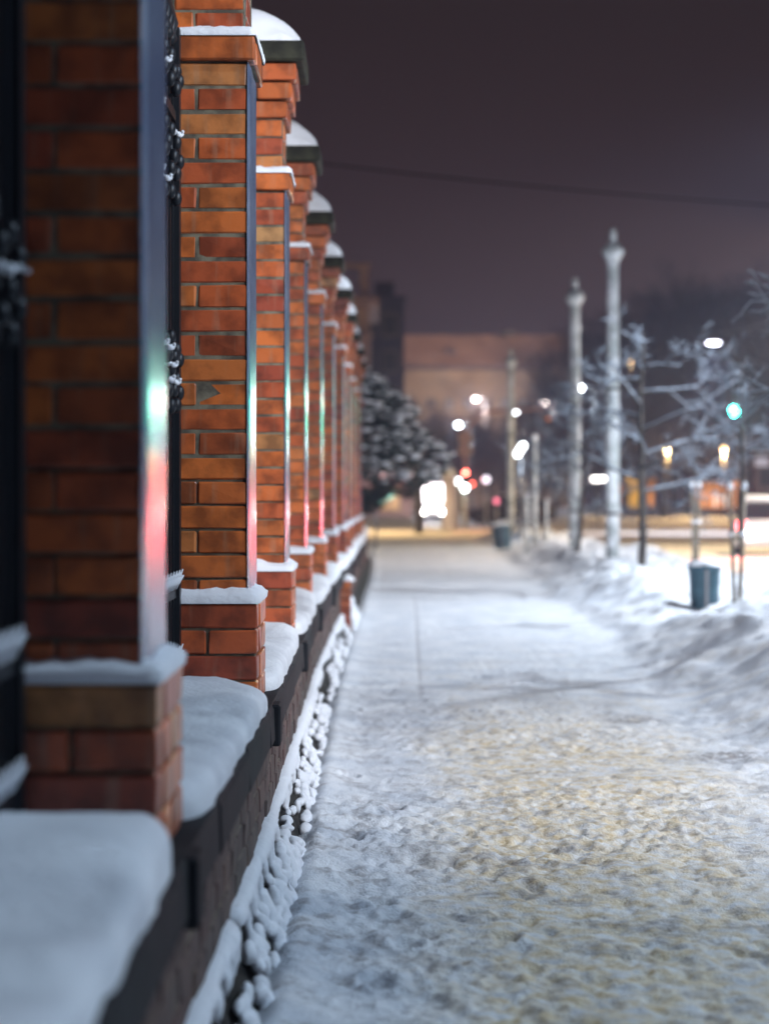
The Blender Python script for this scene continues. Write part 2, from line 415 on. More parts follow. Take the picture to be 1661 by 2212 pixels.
# far snowbank and park ground past the crossing, and the bank beyond the road
def mound(name, x0, x1, y0, y1, h, seed, sc=.35, edge=1.2, nx=90, ny=60):
    X, Y = np.meshgrid(np.linspace(x0, x1, nx), np.linspace(y0, y1, ny))
    ed = np.minimum(np.minimum(X - x0, x1 - X), np.minimum(Y - y0, y1 - Y))
    Z = -.15 + (h * (.6 + .8 * fbm(X * sc, Y * sc, 4, seed)) + .15) * sstep(0, edge, ed)
    me = grid_mesh(name, X, Y, Z, M_snowfine)
    return tag(inst(name, me), kind='structure')
mound('park_ground', 8.5, 70, 108, 215, .32, 3, edge=2.5, nx=150, ny=160)
mound('far_bank', 19, 30, 8, 75, .5, 4, nx=40, ny=160)
mound('corner_bank', -14, 2.6, 109, 121, .35, 5)
mound('yard_ground', -30, -1.25, -5, 74, .10, 6, nx=60, ny=120)

# ------------------------------------------------------------------ brick pillars
brick_cache = {}
def brick_me(L, Wd, H, var, mt=None):
    mt = mt or M_brick
    k = (round(L, 4), round(Wd, 4), round(H, 4), var, mt.name)
    if k not in brick_cache:
        b = MB().bbox(-L / 2, L / 2, -Wd / 2, Wd / 2, 0, H, .006)
        rr = random.Random(hash(k[:4]))
        b.v = [(x + rr.uniform(-.0025, .0025), y + rr.uniform(-.002, .002), z + rr.uniform(-.002, .002)) for x, y, z in b.v]
        brick_cache[k] = b.mesh('brick', mt)
    return brick_cache[k]

JT = .0095
def course(root, z, hh, hw, hd, odd):
    """one course of real bricks round a mortar core"""
    H = hh - JT; bw = .12
    w = 2 * hw
    splits = [(.205, w - .41, .205)] if odd else [(w / 2, w / 2)]
    sp = splits[0]
    for sy in (-1, 1):
        x = -hw
        for s in sp:
            L = s - JT
            o = inst('brick', brick_me(L, bw, H, random.randrange(3)), root, (x + s / 2 + random.uniform(-.001, .001), sy * (hd - bw / 2) + random.uniform(-.003, .003), z))
            x += s
    n = 2 if odd else 1
    Ls = (2 * hd - 2 * bw) / n
    for sx_ in (-1, 1):
        for k in range(n):
            o = inst('brick', brick_me(bw, Ls - JT, H, random.randrange(3)), root,
                     (sx_ * (hw - bw / 2) + random.uniform(-.001, .001), -hd + bw + Ls * (k + .5), z))

def snow_dome(hx, hy, h, name='snow_cap', seed=0, nx=26, pw=2.3):
    u = np.linspace(-1, 1, nx); U, V = np.meshgrid(u, u)
    # square to superellipse
    X = U * hx; Y = V * hy
    r = (np.abs(U) ** 3.2 + np.abs(V) ** 3.2) ** (1 / 3.2)
    rr_ = np.clip(r, 0, 1)
    Z = h * np.sqrt(np.clip(1 - np.clip(np.sqrt((U ** 2 + V ** 2)) / 1.0, 0, 1) ** pw, 0, 1)) * 1.0
    Z = np.maximum(Z, h * .0 + .35 * h * np.sqrt(np.clip(1 - rr_ ** 6, 0, 1)))
    k = np.where(r > 1, 1 / np.maximum(r, 1e-6), 1)
    X = X * k; Y = Y * k
    Z = Z + (fbm(X * 6 + seed, Y * 6, 2, seed) - .5) * .03 * (rr_ < .97)
    Z = np.maximum(Z, -.004)
    return grid_mesh(name, X, Y, Z, M_snow)

def snow_lip(ax, ay, bx, by, h, seed):              # ring of snow lying on a ledge round a shaft
    rows_ = []
    def ring(hx, hy, z, amp, n=20, off=0):
        pts = []
        for (x0, y0, x1, y1) in ((-hx, -hy, hx, -hy), (hx, -hy, hx, hy), (hx, hy, -hx, hy), (-hx, hy, -hx, -hy)):
            for i in range(n):
                t = i / n; pts.append((x0 + (x1 - x0) * t, y0 + (y1 - y0) * t, z))
        return pts
    A = np.array([ring(ax + .004, ay + .004, 0, 0), ring(ax + .008, ay + .008, h * .55, 0), ring((ax * .7 + bx * .3), (ay * .7 + by * .3), h * .95, 0), ring(bx - .01, by - .01, h * 1.25, 0)])
    X, Y, Z = A[..., 0], A[..., 1], A[..., 2]
    nz = fbm(X * 14 + seed, Y * 14, 3, seed)
    Z = Z * (.62 + .9 * nz)
    X = X * (1 + .012 * (nz - .5)); Y = Y * (1 + .012 * (nz - .5))
    X = np.concatenate([X, X[:, :1]], 1); Y = np.concatenate([Y, Y[:, :1]], 1); Z = np.concatenate([Z, Z[:, :1]], 1)
    return grid_mesh('snow_lip', X, Y, Z, M_snowfine)

PL = ['nearest brick pillar, big and blurred at the left edge of the photo', 'second brick pillar from the camera, sharpest and tallest, its top cut off by the frame',
      'third brick pillar from the camera, with the topmost and biggest snow dome in view', 'fourth brick pillar from the camera, its snow dome just under the biggest one',
      'fifth brick pillar from the camera, its dome right above the pillar with greenish cap', 'sixth brick pillar from the camera, standing where the wall steps out to the ground',
      'seventh brick pillar from the camera, with slumped snow on its mossy cap', 'eighth brick pillar from the camera, narrow slice with a small snow cap',
      'ninth brick pillar from the camera, beside the far pale tower in the photo', 'tenth brick pillar from the camera, the last one clear of the snowy pine',
      'eleventh and farthest brick pillar, half hidden by the snowy pine']
COREX = []
for i in range(NP):
    xr = PLX[i]; hwp = .345; cx = xr - hwp; hdp = .305
    y0 = YP[i]; zb = .70
    root = tag(empty('brick_pillar', (cx, y0 + hdp, zb)), PL[i], 'pillar', 'brick pillars of the fence')
    hw, hd = .302, .265
    core = MB()
    z = 0; c = 0
    ph = (1.117 - zb) / 4
    core.box(-hwp + .014, hwp - .014, -hdp + .014, hdp - .014, 0, 4 * ph - .002)
    for k in range(4): course(root, z + .002, ph, hwp, hdp, c % 2 == 0); z += ph; c += 1
    z0 = z; bh = (3.305 - 1.117) / 22
    core.box(-hw + .013, hw - .013, -hd + .013, hd - .013, z0, 1.62 - zb); core.box(-hw + .004, hw - .004, -hd + .004, hd - .004, 1.62 - zb, 3.305 - zb)
    for k in range(22): course(root, z, bh, hw, hd, c % 2 == 0); z += bh; c += 1
    course(root, z, .105, hw + .032, hd + .032, False); core.box(-hw - .02, hw + .02, -hd - .02, hd + .02, z + .001, z + .09)
    z += .105; zl = z; uw, ud = hw - .012, hd - .012
    core.box(-uw + .004, uw - .004, -ud + .004, ud - .004, z - .02, z + .60)
    for k in range(3): course(root, z, .104, uw, ud, c % 2 == 0); z += .104; c += 1
    for k in range(3):
        course(root, z, .103, uw + .027 * (k + 1), ud + .027 * (k + 1), c % 2 == 0)
        core.box(-uw - .027 * (k + 1) + .014, uw + .027 * (k + 1) - .014, -ud - .027 * (k + 1) + .014, ud + .027 * (k + 1) - .014, z + .004, z + .098); z += .103; c += 1
    core.build('mortar_core', M_mortar, root)
    U, V = np.meshgrid(np.linspace(0, 1, 12), np.linspace(0, 1, 150))
    wav = (fbm(U * 2 + i, V * 9, 3, i) - .5) * .0035
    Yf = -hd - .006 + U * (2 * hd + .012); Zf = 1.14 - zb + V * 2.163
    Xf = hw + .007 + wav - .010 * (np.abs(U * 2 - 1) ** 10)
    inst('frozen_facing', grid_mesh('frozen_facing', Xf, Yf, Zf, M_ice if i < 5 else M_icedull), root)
    MB().bbox(-uw - .125, uw + .125, -ud - .125, ud + .125, z, z + .115, .012).build('cap_stone', M_cap, root)
    dome = snow_dome(uw + .118, ud + .118, .25 + .03 * random.random(), seed=i + 3, pw=1.9)
    o = inst('snow_cap', dome, root, (0, 0, z + .116))
    o = inst('snow_lip', snow_lip(hwp, hdp, hw, hd, .045, i), root, (0, 0, 1.117 - zb - .004))
    o = inst('snow_lip', snow_lip(hw + .032, hd + .032, uw, ud, .035, i + 40), root, (0, 0, zl - .008))
    if i in (3, 5):
        fb = MB().tube([(0, 0, z + .3), (0, 0, z + .44), (.03, 0, z + .50), (.08, 0, z + .51), (.10, 0, z + .46), (.07, 0, z + .43)], .012, 6)
        fb.build('finial', M_iron, root, True)
    COREX.append(cx)

# ------------------------------------------------------------------ low wall under the pillars
wall = tag(empty('low_wall', (-.8, 4.0, 0)), 'low dark brick wall with black stone coping under thick snow, along the left of the walk', 'wall')
wall.location = (0, 0, 0)
YW0, YW1 = 2.2, 49.0
# mortar body, with bends
ys = [YW0] + YP + [YW1]
b = MB()
for a, c in zip(ys[:-1], ys[1:]):
    x0, x1 = wx(a), wx(c)
    b.add([(x0 + .028, a, .05), (x1 + .028, c, .05), (x1 - .75, c, .05), (x0 - .75, a, .05),
           (x0 + .028, a, .55), (x1 + .028, c, .55), (x1 - .75, c, .55), (x0 - .75, a, .55)],
          [(0, 1, 5, 4), (4, 5, 6, 7), (2, 3, 7, 6)])
b.build('mortar_core', M_mortar, wall)
n = 0; rest = MB()
for k in range(int((YW1 - YW0) / .275)):
    for r_ in range(4):
        y = YW0 + (k + .5 + (.5 if r_ % 2 else 0)) * .275; z = .145 + r_ * .1
        x = wx(y) + .036 - .03 + random.uniform(-.004, .004)
        a = math.atan2(wx(y + .1) - wx(y - .1), .2)
        if n < 276:
            o = inst('brick', brick_me(.06, .263, .088, random.randrange(3), M_brickdark), wall, (x, y, z), -a); n += 1
        else: rest.bbox(x - .03, x + .03, y - .131, y + .131, z, z + .088, .006)
o = rest.build('far_bricks', M_brickdark, wall); tag(o, kind='stuff')
k = 0; y = YW0
while y < YW1:
    L = 1.2; x = wx(y + L / 2)
    a = math.atan2(wx(y + L) - wx(y), L)
    mb = MB().bbox(-.78, .065, -L / 2 + .003, L / 2 - .003, 0, .155, .014)
    mb.v = [(vx + .004 * random.uniform(-1, 1), vy, vz + .004 * random.uniform(-1, 1)) for vx, vy, vz in mb.v]
    mb.build('coping_slab', M_coping, wall, False, (x, y + L / 2, .548), -a); y += L
for i in range(NP):                                  # coping blocks standing proud at the pillars
    MB().bbox(-.06, .088, -.08, .10, 0, .168, .008).build('coping_block', M_coping, wall, False, (PLX[i], YP[i] + .12, .532))
# pilaster that reaches the ground at the sixth pillar
for r_ in range(6):
    inst('brick', brick_me(.12, .28, .09, r_ % 3), wall, (PLX[5] + .085, YP[5] + .16, .02 + r_ * .1))
inst('snow_cap', snow_dome(.10, .17, .07, seed=77, nx=12), wall, (PLX[5] + .09, YP[5] + .16, .615))
# snow cushions on the coping, one per bay
ends = [(YW0, YP[0])] + [(YP[i] + .61, YP[i + 1]) for i in range(NP - 1)] + [(YP[-1] + .61, YW1)]
for j, (a, c) in enumerate(ends):
    ny = 70 if j < 4 else 30; nx = 34 if j < 4 else 18
    t = np.linspace(0, 1, nx); s = np.linspace(0, 1, ny)
    T, Q = np.meshgrid(t, s)
    Yg = a + (c - a) * Q
    d_end = np.minimum((Yg - a), (c - Yg))
    ins = .085 * np.exp(-d_end / .07) if j else .085 * np.exp(-(c - Yg) / .07)
    front = wxa(Yg) + .050 - ins * .8 + .008 * (fbm(Yg * 5.2, Yg * 0, 3, j) - .5) * 2
    back = wxa(Yg) - .74
    th = T * math.pi
    cc = np.sign(np.cos(th)) * np.abs(np.cos(th)) ** .50; ss = np.abs(np.sin(th)) ** .42
    Xg = (front + back) / 2 + (front - back) / 2 * cc
    hgt = .055 + .085 * fbm(Xg * 2.2, Yg * 1.1, 3, 30 + j) + .045 * fbm(Xg * 5, Yg * 3.5, 4, 31 + j)
    lump = .035 * np.exp(-((c - Yg - .35) / .25) ** 2)
    endf = np.clip(1 - .25 * np.exp(-d_end / .06), 0, 1)
    Zg = .702 + (hgt + lump) * ss * endf - .003
    me = grid_mesh('snow_cushion', Xg, Yg, Zg, M_cushion)
    inst('snow_cushion', me, wall)
# rough stone footing with lumps of snow caught on it
fn = empty('footing', (0, 0, 0)); bpy.data.objects.remove(fn)
Yg_, Tg_ = np.meshgrid(rows(3.2, 49, .0008, .008), np.linspace(0, 1, 60)); Yg_, Tg_ = Yg_.T, Tg_.T
def footing_surface(T, Y):
    # profile from the wall out and down to the walk
    x = np.interp(T, [0, .35, .55, .8, 1], [.010, .060, .080, .125, .160]); z = np.interp(T, [0, .35, .55, .8, 1], [.235, .205, .14, .06, -.03])
    return wxa(Y) + x, z
X_, Z_ = footing_surface(Tg_, Yg_)
rn = fbm(Yg_ * 3.5, Tg_ * 4 + 3, 3, 200, .5)
st = -.022 + (rn - .5) * .05
me = grid_mesh('footing_stone', X_ + st * .7, Yg_, Z_ + st * .7, M_stone)
inst('footing_stone', me, wall)
rf = random.Random(12); lm = MB(); y = 3.9
def foot_pt(t, y): x_, z_ = footing_surface(t, y); return float(x_), float(z_)
while y < 27:                                       # unbroken roll of snow along the top of the footing
    x_, z_ = foot_pt(.17, y); q = .55 + .75 * float(fbm(np.array(y * 2.4), np.array(0.), 3, 71))
    if float(vn(np.array(y * 1.7), np.array(3.), 75)) > .12: lm.ball((x_ + rf.uniform(-.004, .006), y, z_ + .004), (.050 * q, .060, .040 * q), 8, 6, .06)
    y += .034
y = 3.9
while y < 27:                                       # clods caught lower down
    dens = float(fbm(np.array(y * 1.6), np.array(5.), 2, 73))
    for k in range(3 if dens > .5 else 2):
        t = rf.choice((.60, .72, .82, .90, .95)) + rf.uniform(-.05, .05); x_, z_ = foot_pt(t, y)
        if rf.random() < .16 + 1.0 * (dens - .25): lm.ball((x_ + .004, y + rf.uniform(-.02, .02), z_), (rf.uniform(.018, .040), rf.uniform(.03, .075), rf.uniform(.018, .040)), 8, 6, .10)
    if rf.random() < .16:
        x_, z_ = foot_pt(.42, y); lm.ball((x_, y, z_), (.024, .03, .05), 8, 6, .1)
    y += .030 * (1 + y / 30)
o = lm.build('footing_snow', M_snowfine, wall, True)
md = o.modifiers.new('blend', 'REMESH'); md.mode = 'VOXEL'; md.voxel_size = .009; md.use_smooth_shade = True
m2 = o.modifiers.new('soften', 'SMOOTH'); m2.factor = .7; m2.iterations = 9
dg = bpy.context.evaluated_depsgraph_get(); me = bpy.data.meshes.new_from_object(o.evaluated_get(dg)); o.modifiers.clear(); o.data = me
tag(o, kind='stuff')
# ------------------------------------------------------------------ iron railings
def railing(i, label):
    a = YP[i] + .61 - .02 if i >= 0 else 2.3
    c = YP[i + 1] + .03
    xa = (wx(a) - .345); xc = (wx(c) - .345)
    root = tag(empty('iron_railing', (xc, a, .72)), label, 'railing', 'iron railings between the pillars')
    L = c - a; rd = random.Random(i + 9)
    for z in (.12, .42, 2.32):
        MB().box(-.022, .022, 0, L, z, z + .04).build('rail', M_iron, root)
    nb = int(L / .115)
    bar = MB().box(-.013, .013, -.013, .013, .02, 2.62); bm_ = bar.mesh('bar', M_iron)
    spk = MB().lathe([(.013, 0), (.03, .03), (.022, .05), (.034, .09), (.001, .2)], 8).mesh('spear', M_iron, True)
    ring = MB(); pts = [(0, .05 * math.cos(t) , .05 * math.sin(t)) for t in np.linspace(0, 2 * math.pi, 13)]
    ring.tube(pts, .010, 5, False); rg = ring.mesh('scroll', M_iron, True)
    bud = MB().ball((.035, 0, 0), (.022, .02, .032), 8, 6); bud.tube([(0, 0, -.03), (.025, 0, -.02), (.035, 0, 0)], .009, 5); bud = bud.mesh('bud', M_iron, True)
    sp = MB()
    for q in range(9): sp.ball((rd.uniform(-.02, .045), rd.uniform(-.03, .03), rd.uniform(0, .02)), rd.uniform(.006, .013), 6, 4)
    sp = sp.mesh('snow', M_snow, True)
    thorn = MB()
    for q in range(7):
        yy = -.045 + .015 * q; thorn.tube([(.02, yy, 0), (.045 + rd.uniform(-.01, .01), yy, .05 + rd.uniform(0, .03))], [.006, .003], 5)
    thorn_me = thorn.mesh('snow_fringe', M_snowfine, True)
    y = .06
    for k in range(nb):
        inst('bar', bm_, root, (0, y, 0)); inst('spear', spk, root, (0, y, 2.62))
        for z in ((2.50, 2.42, 2.22, 2.10, 1.98, 1.42, 1.30, 1.18) if k % 2 == 0 else (2.46, 2.16, 1.36, 1.24)):
            inst('bud', bud, root, (0, y + rd.uniform(-.01, .01), z + rd.uniform(-.02, .02)))
            if rd.random() < .16: inst('snow', sp, root, (.035, y, z + .025))
        for z in (1.27, 2.2): inst('scroll', rg, root, (0.015, y + .0575, z))
        if k > nb - 12:
            for z in (.158, .458): inst('snow_fringe', thorn_me, root, (0, y, z))
        y += .115
    MB().box(-.035, .035, L - .09, L - .02, .0, 2.7).build('end_post', M_iron, root)
railing(-1, 'black iron railing blurred at the far left edge, ending at the nearest brick pillar')
railing(0, 'black scrolled iron railing with snow specks, between the nearest and the second brick pillar')
railing(1, 'black iron railing hidden mostly behind the second brick pillar, running on to the third')

# ------------------------------------------------------------------ lamps
def lamp_mat(name, col, es): return mat(name, (0, 0, 0), .5, emit=col, es=es)
def add_light(name, loc, col, power, kind='SPOT', size=.25, spot=150, blend=.6, parent=None, rot=(0, 0, 0)):
    l = bpy.data.lights.new(name, kind); l.energy = power; l.color = col; l.shadow_soft_size = size
    if kind == 'SPOT': l.spot_size = R(spot); l.spot_blend = blend
    o = bpy.data.objects.new(name, l); o.location = loc; o.rotation_euler = rot
    return link(o, parent)
COOL = (.82, .90, 1.0); WARM = (1.0, .62, .26); NEU = (1.0, .93, .84)

def hanging_lamp(loc, label, power, col, wire=None, es=60, w=.5, spot=150, rotx=0):
    root = tag(empty('hanging_street_lamp', loc), label, 'street lamp', 'street lamps hung over the road')
    MB().lathe([(w * .5, 0), (w * .5, .05), (w * .38, .14), (w * .16, .22), (.05, .30)], 14).build('lamp_shade', M_metal, root, True)
    MB().lathe([(.02, -.07), (w * .3, -.06), (w * .46, -.02), (w * .46, -.002)], 14).build('bulb_glass', lamp_mat('lamp_glow', col, es), root, True)
    add_light('lamp_light', (0, 0, -.16), col, power, size=.2, parent=root, spot=spot, rot=(R(rotx), 0, 0))
    if wire:
        for w0, w1 in wire:
            p0, p1 = Vector(w0) - Vector(loc), Vector(w1) - Vector(loc)
            pts = [p0.lerp(p1, t) - Vector((0, 0, .35 * 4 * t * (1 - t))) for t in np.linspace(0, 1, 14)]
            MB().tube(pts, .018, 5).build('span_wire', M_metal, root, True)
    return root

def added_lamp(x, y, h, label, power, col, aim=None):  # lamps added out of view, standing in for the street's own lighting
    root = tag(empty('added_lamp', (x + 1.6, y, -.05)), label, 'street lamp', 'added unseen lamps')
    MB().lathe([(.11, 0), (.10, 1.2), (.07, h)], 12).build('pole', M_metal, root, True)
    MB().tube([(0, 0, h - .1), (-.7, 0, h + .25), (-1.6, 0, h + .3)], .04, 8).build('arm', M_metal, root, True)
    MB().bbox(-1.95, -1.45, -.14, .14, h + .2, h + .32, .03).build('lamp_shade', M_metal, root)
    MB().box(-1.9, -1.5, -.1, .1, h + .17, h + .197).build('bulb_glass', lamp_mat('lamp_glow', col, 60), root)
    if aim is None: add_light('lamp_light', (-1.7, 0, h + .08), col, power, size=.2, parent=root, spot=154, blend=.35)
    else:
        dv = Vector(aim) - Vector((x - .1, y, h)); q = dv.to_track_quat('-Z', 'Y').to_euler()
        add_light('lamp_light', (-1.7, .1, h + .08), col, power, size=.18, parent=root, spot=84, blend=.8, rot=tuple(q))
added_lamp(6.2, 5.4, 8.2, 'added cool white fill lamp right beside the nearest pillars, outside the picture', 1900, (.60, .79, 1.0))  # fill lamp added to lift the foreground snow with cool light
added_lamp(7.0, 1.0, 6.5, 'added white floodlight tilted forward along the walk, right of the near fence, outside the picture', 8500, (.97, .96, 1.0), aim=(2.0, 20.4, 4.6))  # added to throw low light on the pillar fronts and domes
added_lamp(7.4, -22, 7.6, 'added unseen white lamp by the road behind the viewer', 3800, (.50, .72, 1.0))  # added behind the camera, bluish light for the nearest pillar
added_lamp(9.4, 27, 8.0, 'added white lamp by the road right of the snowy litter bin, outside the picture', 9000, COOL)  # added to brighten the middle of the walk
added_lamp(12.6, 47, 8.4, 'added pale lamp by the road level with the tall poles, outside the picture', 9500, (.95, .90, .88))  # added to carry the light on towards the crossing
added_lamp(13.5, 60, 8.0, 'added amber lamp beyond the white car, outside the picture', 6000, (1, .70, .36))  # added to warm the dark far road
added_lamp(-3.6, 90, 7.5, 'added unseen amber lamp at the crossing, hidden behind the brick pillars', 8000, (1, .70, .34))  # unseen stand-in for the amber light on the crossing
root = tag(empty('added_mast', (42, 172, -.1)), 'added tall floodlight mast lighting the brown building, outside the picture', 'floodlight')  # mast added only to light the far roof and facade
MB().lathe([(.2, 0), (.1, 22)], 10).build('mast', M_metal, root, True)
MB().bbox(-.5, .5, -.2, .2, 22, 22.6, .05).build('lamp_housing', M_metal, root)
add_light('lamp_light', (-.4, .5, 22.2), (1, .60, .34), 130000, size=.3, spot=62, blend=.4, parent=root, rot=(R(78), 0, R(33)))
p = P(1540, 740, 89)
hanging_lamp(tuple(p), 'violet-white lamp hanging on wires at the right, over the far road', 5500, (.80, .82, 1.0), [(tuple(P(1200, 850, 89)), tuple(p + Vector((0, 0, .4)))), (tuple(p + Vector((0, 0, .4))), tuple(P(1720, 655, 89))), (tuple(p + Vector((0, 0, .2))), tuple(P(1720, 800, 89)))], es=26, w=.62, spot=95)

# ------------------------------------------------------------------ tram poles
def tram_pole(px, base, d, top, label, r=.105):
    x = (px - VX) * d / F; h = CAMZ + (HY - top) * d / F
    root = tag(empty('concrete_pole', (x, d, .05)), label, 'pole', 'tall pale poles along the snowbank')
    H = h - .05
    rr = [r * 1.15, r * 1.1, r, r * .95]
    MB().lathe([(r * 1.15, 0), (r * 1.12, H * .35), (r, H * .75), (r * .92, H - .62), (r * 1.1, H - .60)], 14).build('shaft', M_pole, root, True)
    MB().lathe([(r * 1.1, 0), (r * 1.9, .16), (r * 1.95, .2), (r * 1.2, .30), (r * .6, .36)], 12).build('collar', M_pole, root, True, (0, 0, H - .60))
    MB().lathe([(r * .6, 0), (r * .62, .18), (r * .3, .24), (.005, .25)], 10).build('finial', M_pole, root, True, (0, 0, H - .25))
    for z in (1.15, 3.35): MB().lathe([(r * 1.22, 0), (r * 1.22, .05)], 14).build('band', M_dark, root, True, (0, 0, z))
    s = MB(); rd = random.Random(int(px))
    for q in range(26):
        a = rd.uniform(0, 6.28); z = rd.uniform(.2, H - .8); s.ball((r * .95 * math.cos(a), r * .95 * math.sin(a), z), (.035, .035, rd.uniform(.03, .1)), 6, 5)
    tag(s.build('snow_patches', M_snowfine, root, True), kind='stuff')
tram_pole(1323, 1235, 37, 492, 'tallest pale pole in the middle right, frosted, with pointed collar top')
tram_pole(1241, 1210, 43.7, 598, 'second tallest pale pole, just left of the tallest one, with pointed top')
tram_pole(1103, 1163, 66, 752, 'farthest tall pale pole, rising in front of the big brown building', .10)

def thin_post(px, d, top, label, r=.05):
    x = (px - VX) * d / F; H = CAMZ + (HY - top) * d / F
    root = tag(empty('thin_post', (x, d, .05)), label, 'post', 'short frosted posts on the snowbank')
    MB().lathe([(r * 1.2, 0), (r, H * .5), (r * .9, H - .05)], 10).build('shaft', M_pole, root, True)
    MB().ball((0, 0, H - .02), (r * 1.3, r * 1.3, r * 1.6), 8, 6).build('snow_cap', M_snow, root, True)
thin_post(1155, 52, 948, 'short frosted post left of the second tall pole')
thin_post(1138, 49, 1075, 'lowest dark-sided post between the tilted lamp and the frosted post', .04)
thin_post(1180, 50, 1085, 'thin low post just right of the short frosted post', .03)

# tilted flood lamp on a post
x = (1126 - VX) * 60 / F
root = tag(empty('path_lamp', (x, 60, .05)), 'bright white tilted tube lamp on a slim post by the far tall pole', 'lamp')
MB().lathe([(.05, 0), (.04, 2.6)], 10).build('pole', M_metal, root, True)
pp = MB(); c0 = Vector((-.16, 0, 2.62)); c1 = Vector((.08, 0, 2.98))
pp.tube([c0, c0.lerp(c1, .12), c0.lerp(c1, .88), c1], [.04, .085, .085, .04], 10).build('lamp_tube', lamp_mat('tube_glow', (.95, 1, 1), 14), root, True)
add_light('lamp_light', (-.4, -.2, 2.9), (.70, .84, 1), 110, 'POINT', .15, parent=root)

# far street lamps
def far_lamp(px, py, d, r, col, es, label, power=0, group='far street lamps', h0=-.1):
    p = P(px, py, d)
    root = tag(empty('street_lamp', (p.x + .9, d, h0)), label, 'street lamp', group)
    H = p.z - h0
    MB().lathe([(.09, 0), (.05, H)], 8).build('pole', M_metal, root, True)
    MB().tube([(0, 0, H - .1), (-.4, 0, H + .1), (-.8, 0, H + .12)], .035, 6).build('arm', M_metal, root, True)
    MB().ball((-.9, 0, H), (r * 1.2, r, r * .8), 10, 7).build('lamp_head', lamp_mat('far_glow', col, es), root, True)
    if power: add_light('lamp_light', (-.9, -.05, H - r - .07), col, power, 'POINT', .05, parent=root)
far_lamp(990, 918, 150, .17, (.8, .92, 1), 25, 'small bluish-white lamp right of the snowy pine top', 900)
far_lamp(1027, 862, 196, .17, (1, .8, .72), 16, 'small pinkish lamp in front of the brown building', 4000)
far_lamp(1253, 838, 140, .17, (.85, .95, 1), 40, 'small white lamp just right of the second tallest pole', 700)
far_lamp(1113, 890, 160, .15, (.9, .95, 1), 18, 'small white lamp touching the farthest tall pole')
far_lamp(1175, 870, 200, .19, (1, .85, .8), 26, 'small white lamp above the hanging orange signal', 5000)
def globe_lamp(px, py, d, label, power=260):
    p = P(px, py, d); root = tag(empty('park_lamp', (p.x, d, 0)), label, 'park lamp', 'warm globe lamps in the park')
    MB().lathe([(.07, 0), (.04, p.z - .15)], 8).build('pole', M_dark, root, True)
    MB().ball((0, 0, p.z), .13, 10, 8).build('globe', lamp_mat('globe_glow', (1, .62, .26), 7), root, True)
    add_light('lamp_light', (0, -.05, p.z - .20), WARM, power, 'POINT', .05, parent=root)
globe_lamp(1440, 967, 116, 'yellow globe lamp in the park, left one of the low pair', 1600)
globe_lamp(1563, 970, 113, 'yellow globe lamp in the park, under the green traffic light', 1600)
globe_lamp(1362, 782, 150, 'tiny orange lamp glimpsed high among the snowy twigs', 120)

# ------------------------------------------------------------------ bare young trees with snow
def grow(mb, sn, p, d, L, r, lev, rd, up=.0, nseg=4, sides=6, spread=.7, kids=3, droop=0):
    pts = [p.copy()]; rad = [r]; dd = d.normalized()
    for i in range(nseg):
        dd = (dd + Vector((rd.uniform(-.18, .18), rd.uniform(-.18, .18), rd.uniform(-.12, .12) + up - droop * i / nseg))).normalized()
        p = p + dd * (L / nseg); pts.append(p.copy()); rad.append(r * (1 - .6 * (i + 1) / nseg))
    mb.tube(pts, rad, max(3, sides), False)
    if sn is not None:
        flat = abs(dd.z)
        if flat < .85 and r > .003:
            off = [q + Vector((0, 0, rr_ * .8 + .006)) for q, rr_ in zip(pts, rad)]
            sn.tube(off, [rr_ * .75 + .0035 for rr_ in rad], 4, True)
    if lev > 0:
        for k in range(kids):
            t = rd.uniform(.3, 1); i = min(int(t * nseg), nseg - 1)
            q = pts[i].lerp(pts[i + 1], t * nseg - i)
            a = rd.uniform(0, 6.28)
            side = dd.orthogonal().normalized(); side.rotate(Matrix.Rotation(a, 3, dd))
            nd = (dd * (1 - spread * .5) + side * spread).normalized()
            grow(mb, sn, q, nd, L * rd.uniform(.5, .72), max(rad[i] * (.6 if sn is not None else .7), .004), lev - 1, rd, up, max(3, nseg - 1), sides - 1, spread, kids, droop)

def street_tree(px, d, H, label, seed, tr=.055, first=1.7, lean=0, spread=1.0, nl=12, snowy=True, L=1.1):
    x = (px - VX) * d / F; rd = random.Random(seed)
    root = tag(empty('bare_tree', (x, d, .08)), label, 'tree', 'young bare trees on the snowbank')
    t = MB(); pts = [(0, 0, 0)]; n_ = 9
    for i in range(1, n_ + 1):
        pts.append((lean * math.sin(i / n_ * 2.2) + rd.uniform(-.02, .02), rd.uniform(-.02, .02), H * i / n_))
    t.tube(pts, [tr * (1.15 - .9 * i / n_) for i in range(n_ + 1)], 8)
    t.build('trunk', M_bark, root, True)
    mb, sn = MB(), MB()
    for k in range(nl):
        z = first + (H - first) * (k + .3) / nl
        i = min(int(z / H * n_), n_ - 1); q = Vector(pts[i]).lerp(Vector(pts[i + 1]), z / H * n_ - i)
        a = k * 2.4 + rd.uniform(-.5, .5)
        dd = Vector((math.cos(a), math.sin(a) * .8, rd.uniform(-.05, .5)))
        grow(mb, sn, q, dd, L * (1.15 - .6 * k / nl) * rd.uniform(.8, 1.2), tr * .40, 3, rd, .03, 4, 5, .70, 3, .06)
    tag(mb.build('branches', M_bark, root, True), kind='stuff')
    if snowy: tag(sn.build('snow_on_branches', M_treesnow, root, True), kind='stuff')
    return root
street_tree(1386, 31.4, 3.9, 'young bare tree with dark straight trunk and snowy branches, right of the tallest pole', 11, .062, 1.45, nl=13, L=1.05)
street_tree(1243, 41, 3.4, 'young bare tree with a leaning trunk right beside the second tallest pole', 12, .05, 1.1, lean=.16, nl=12, L=1.1)
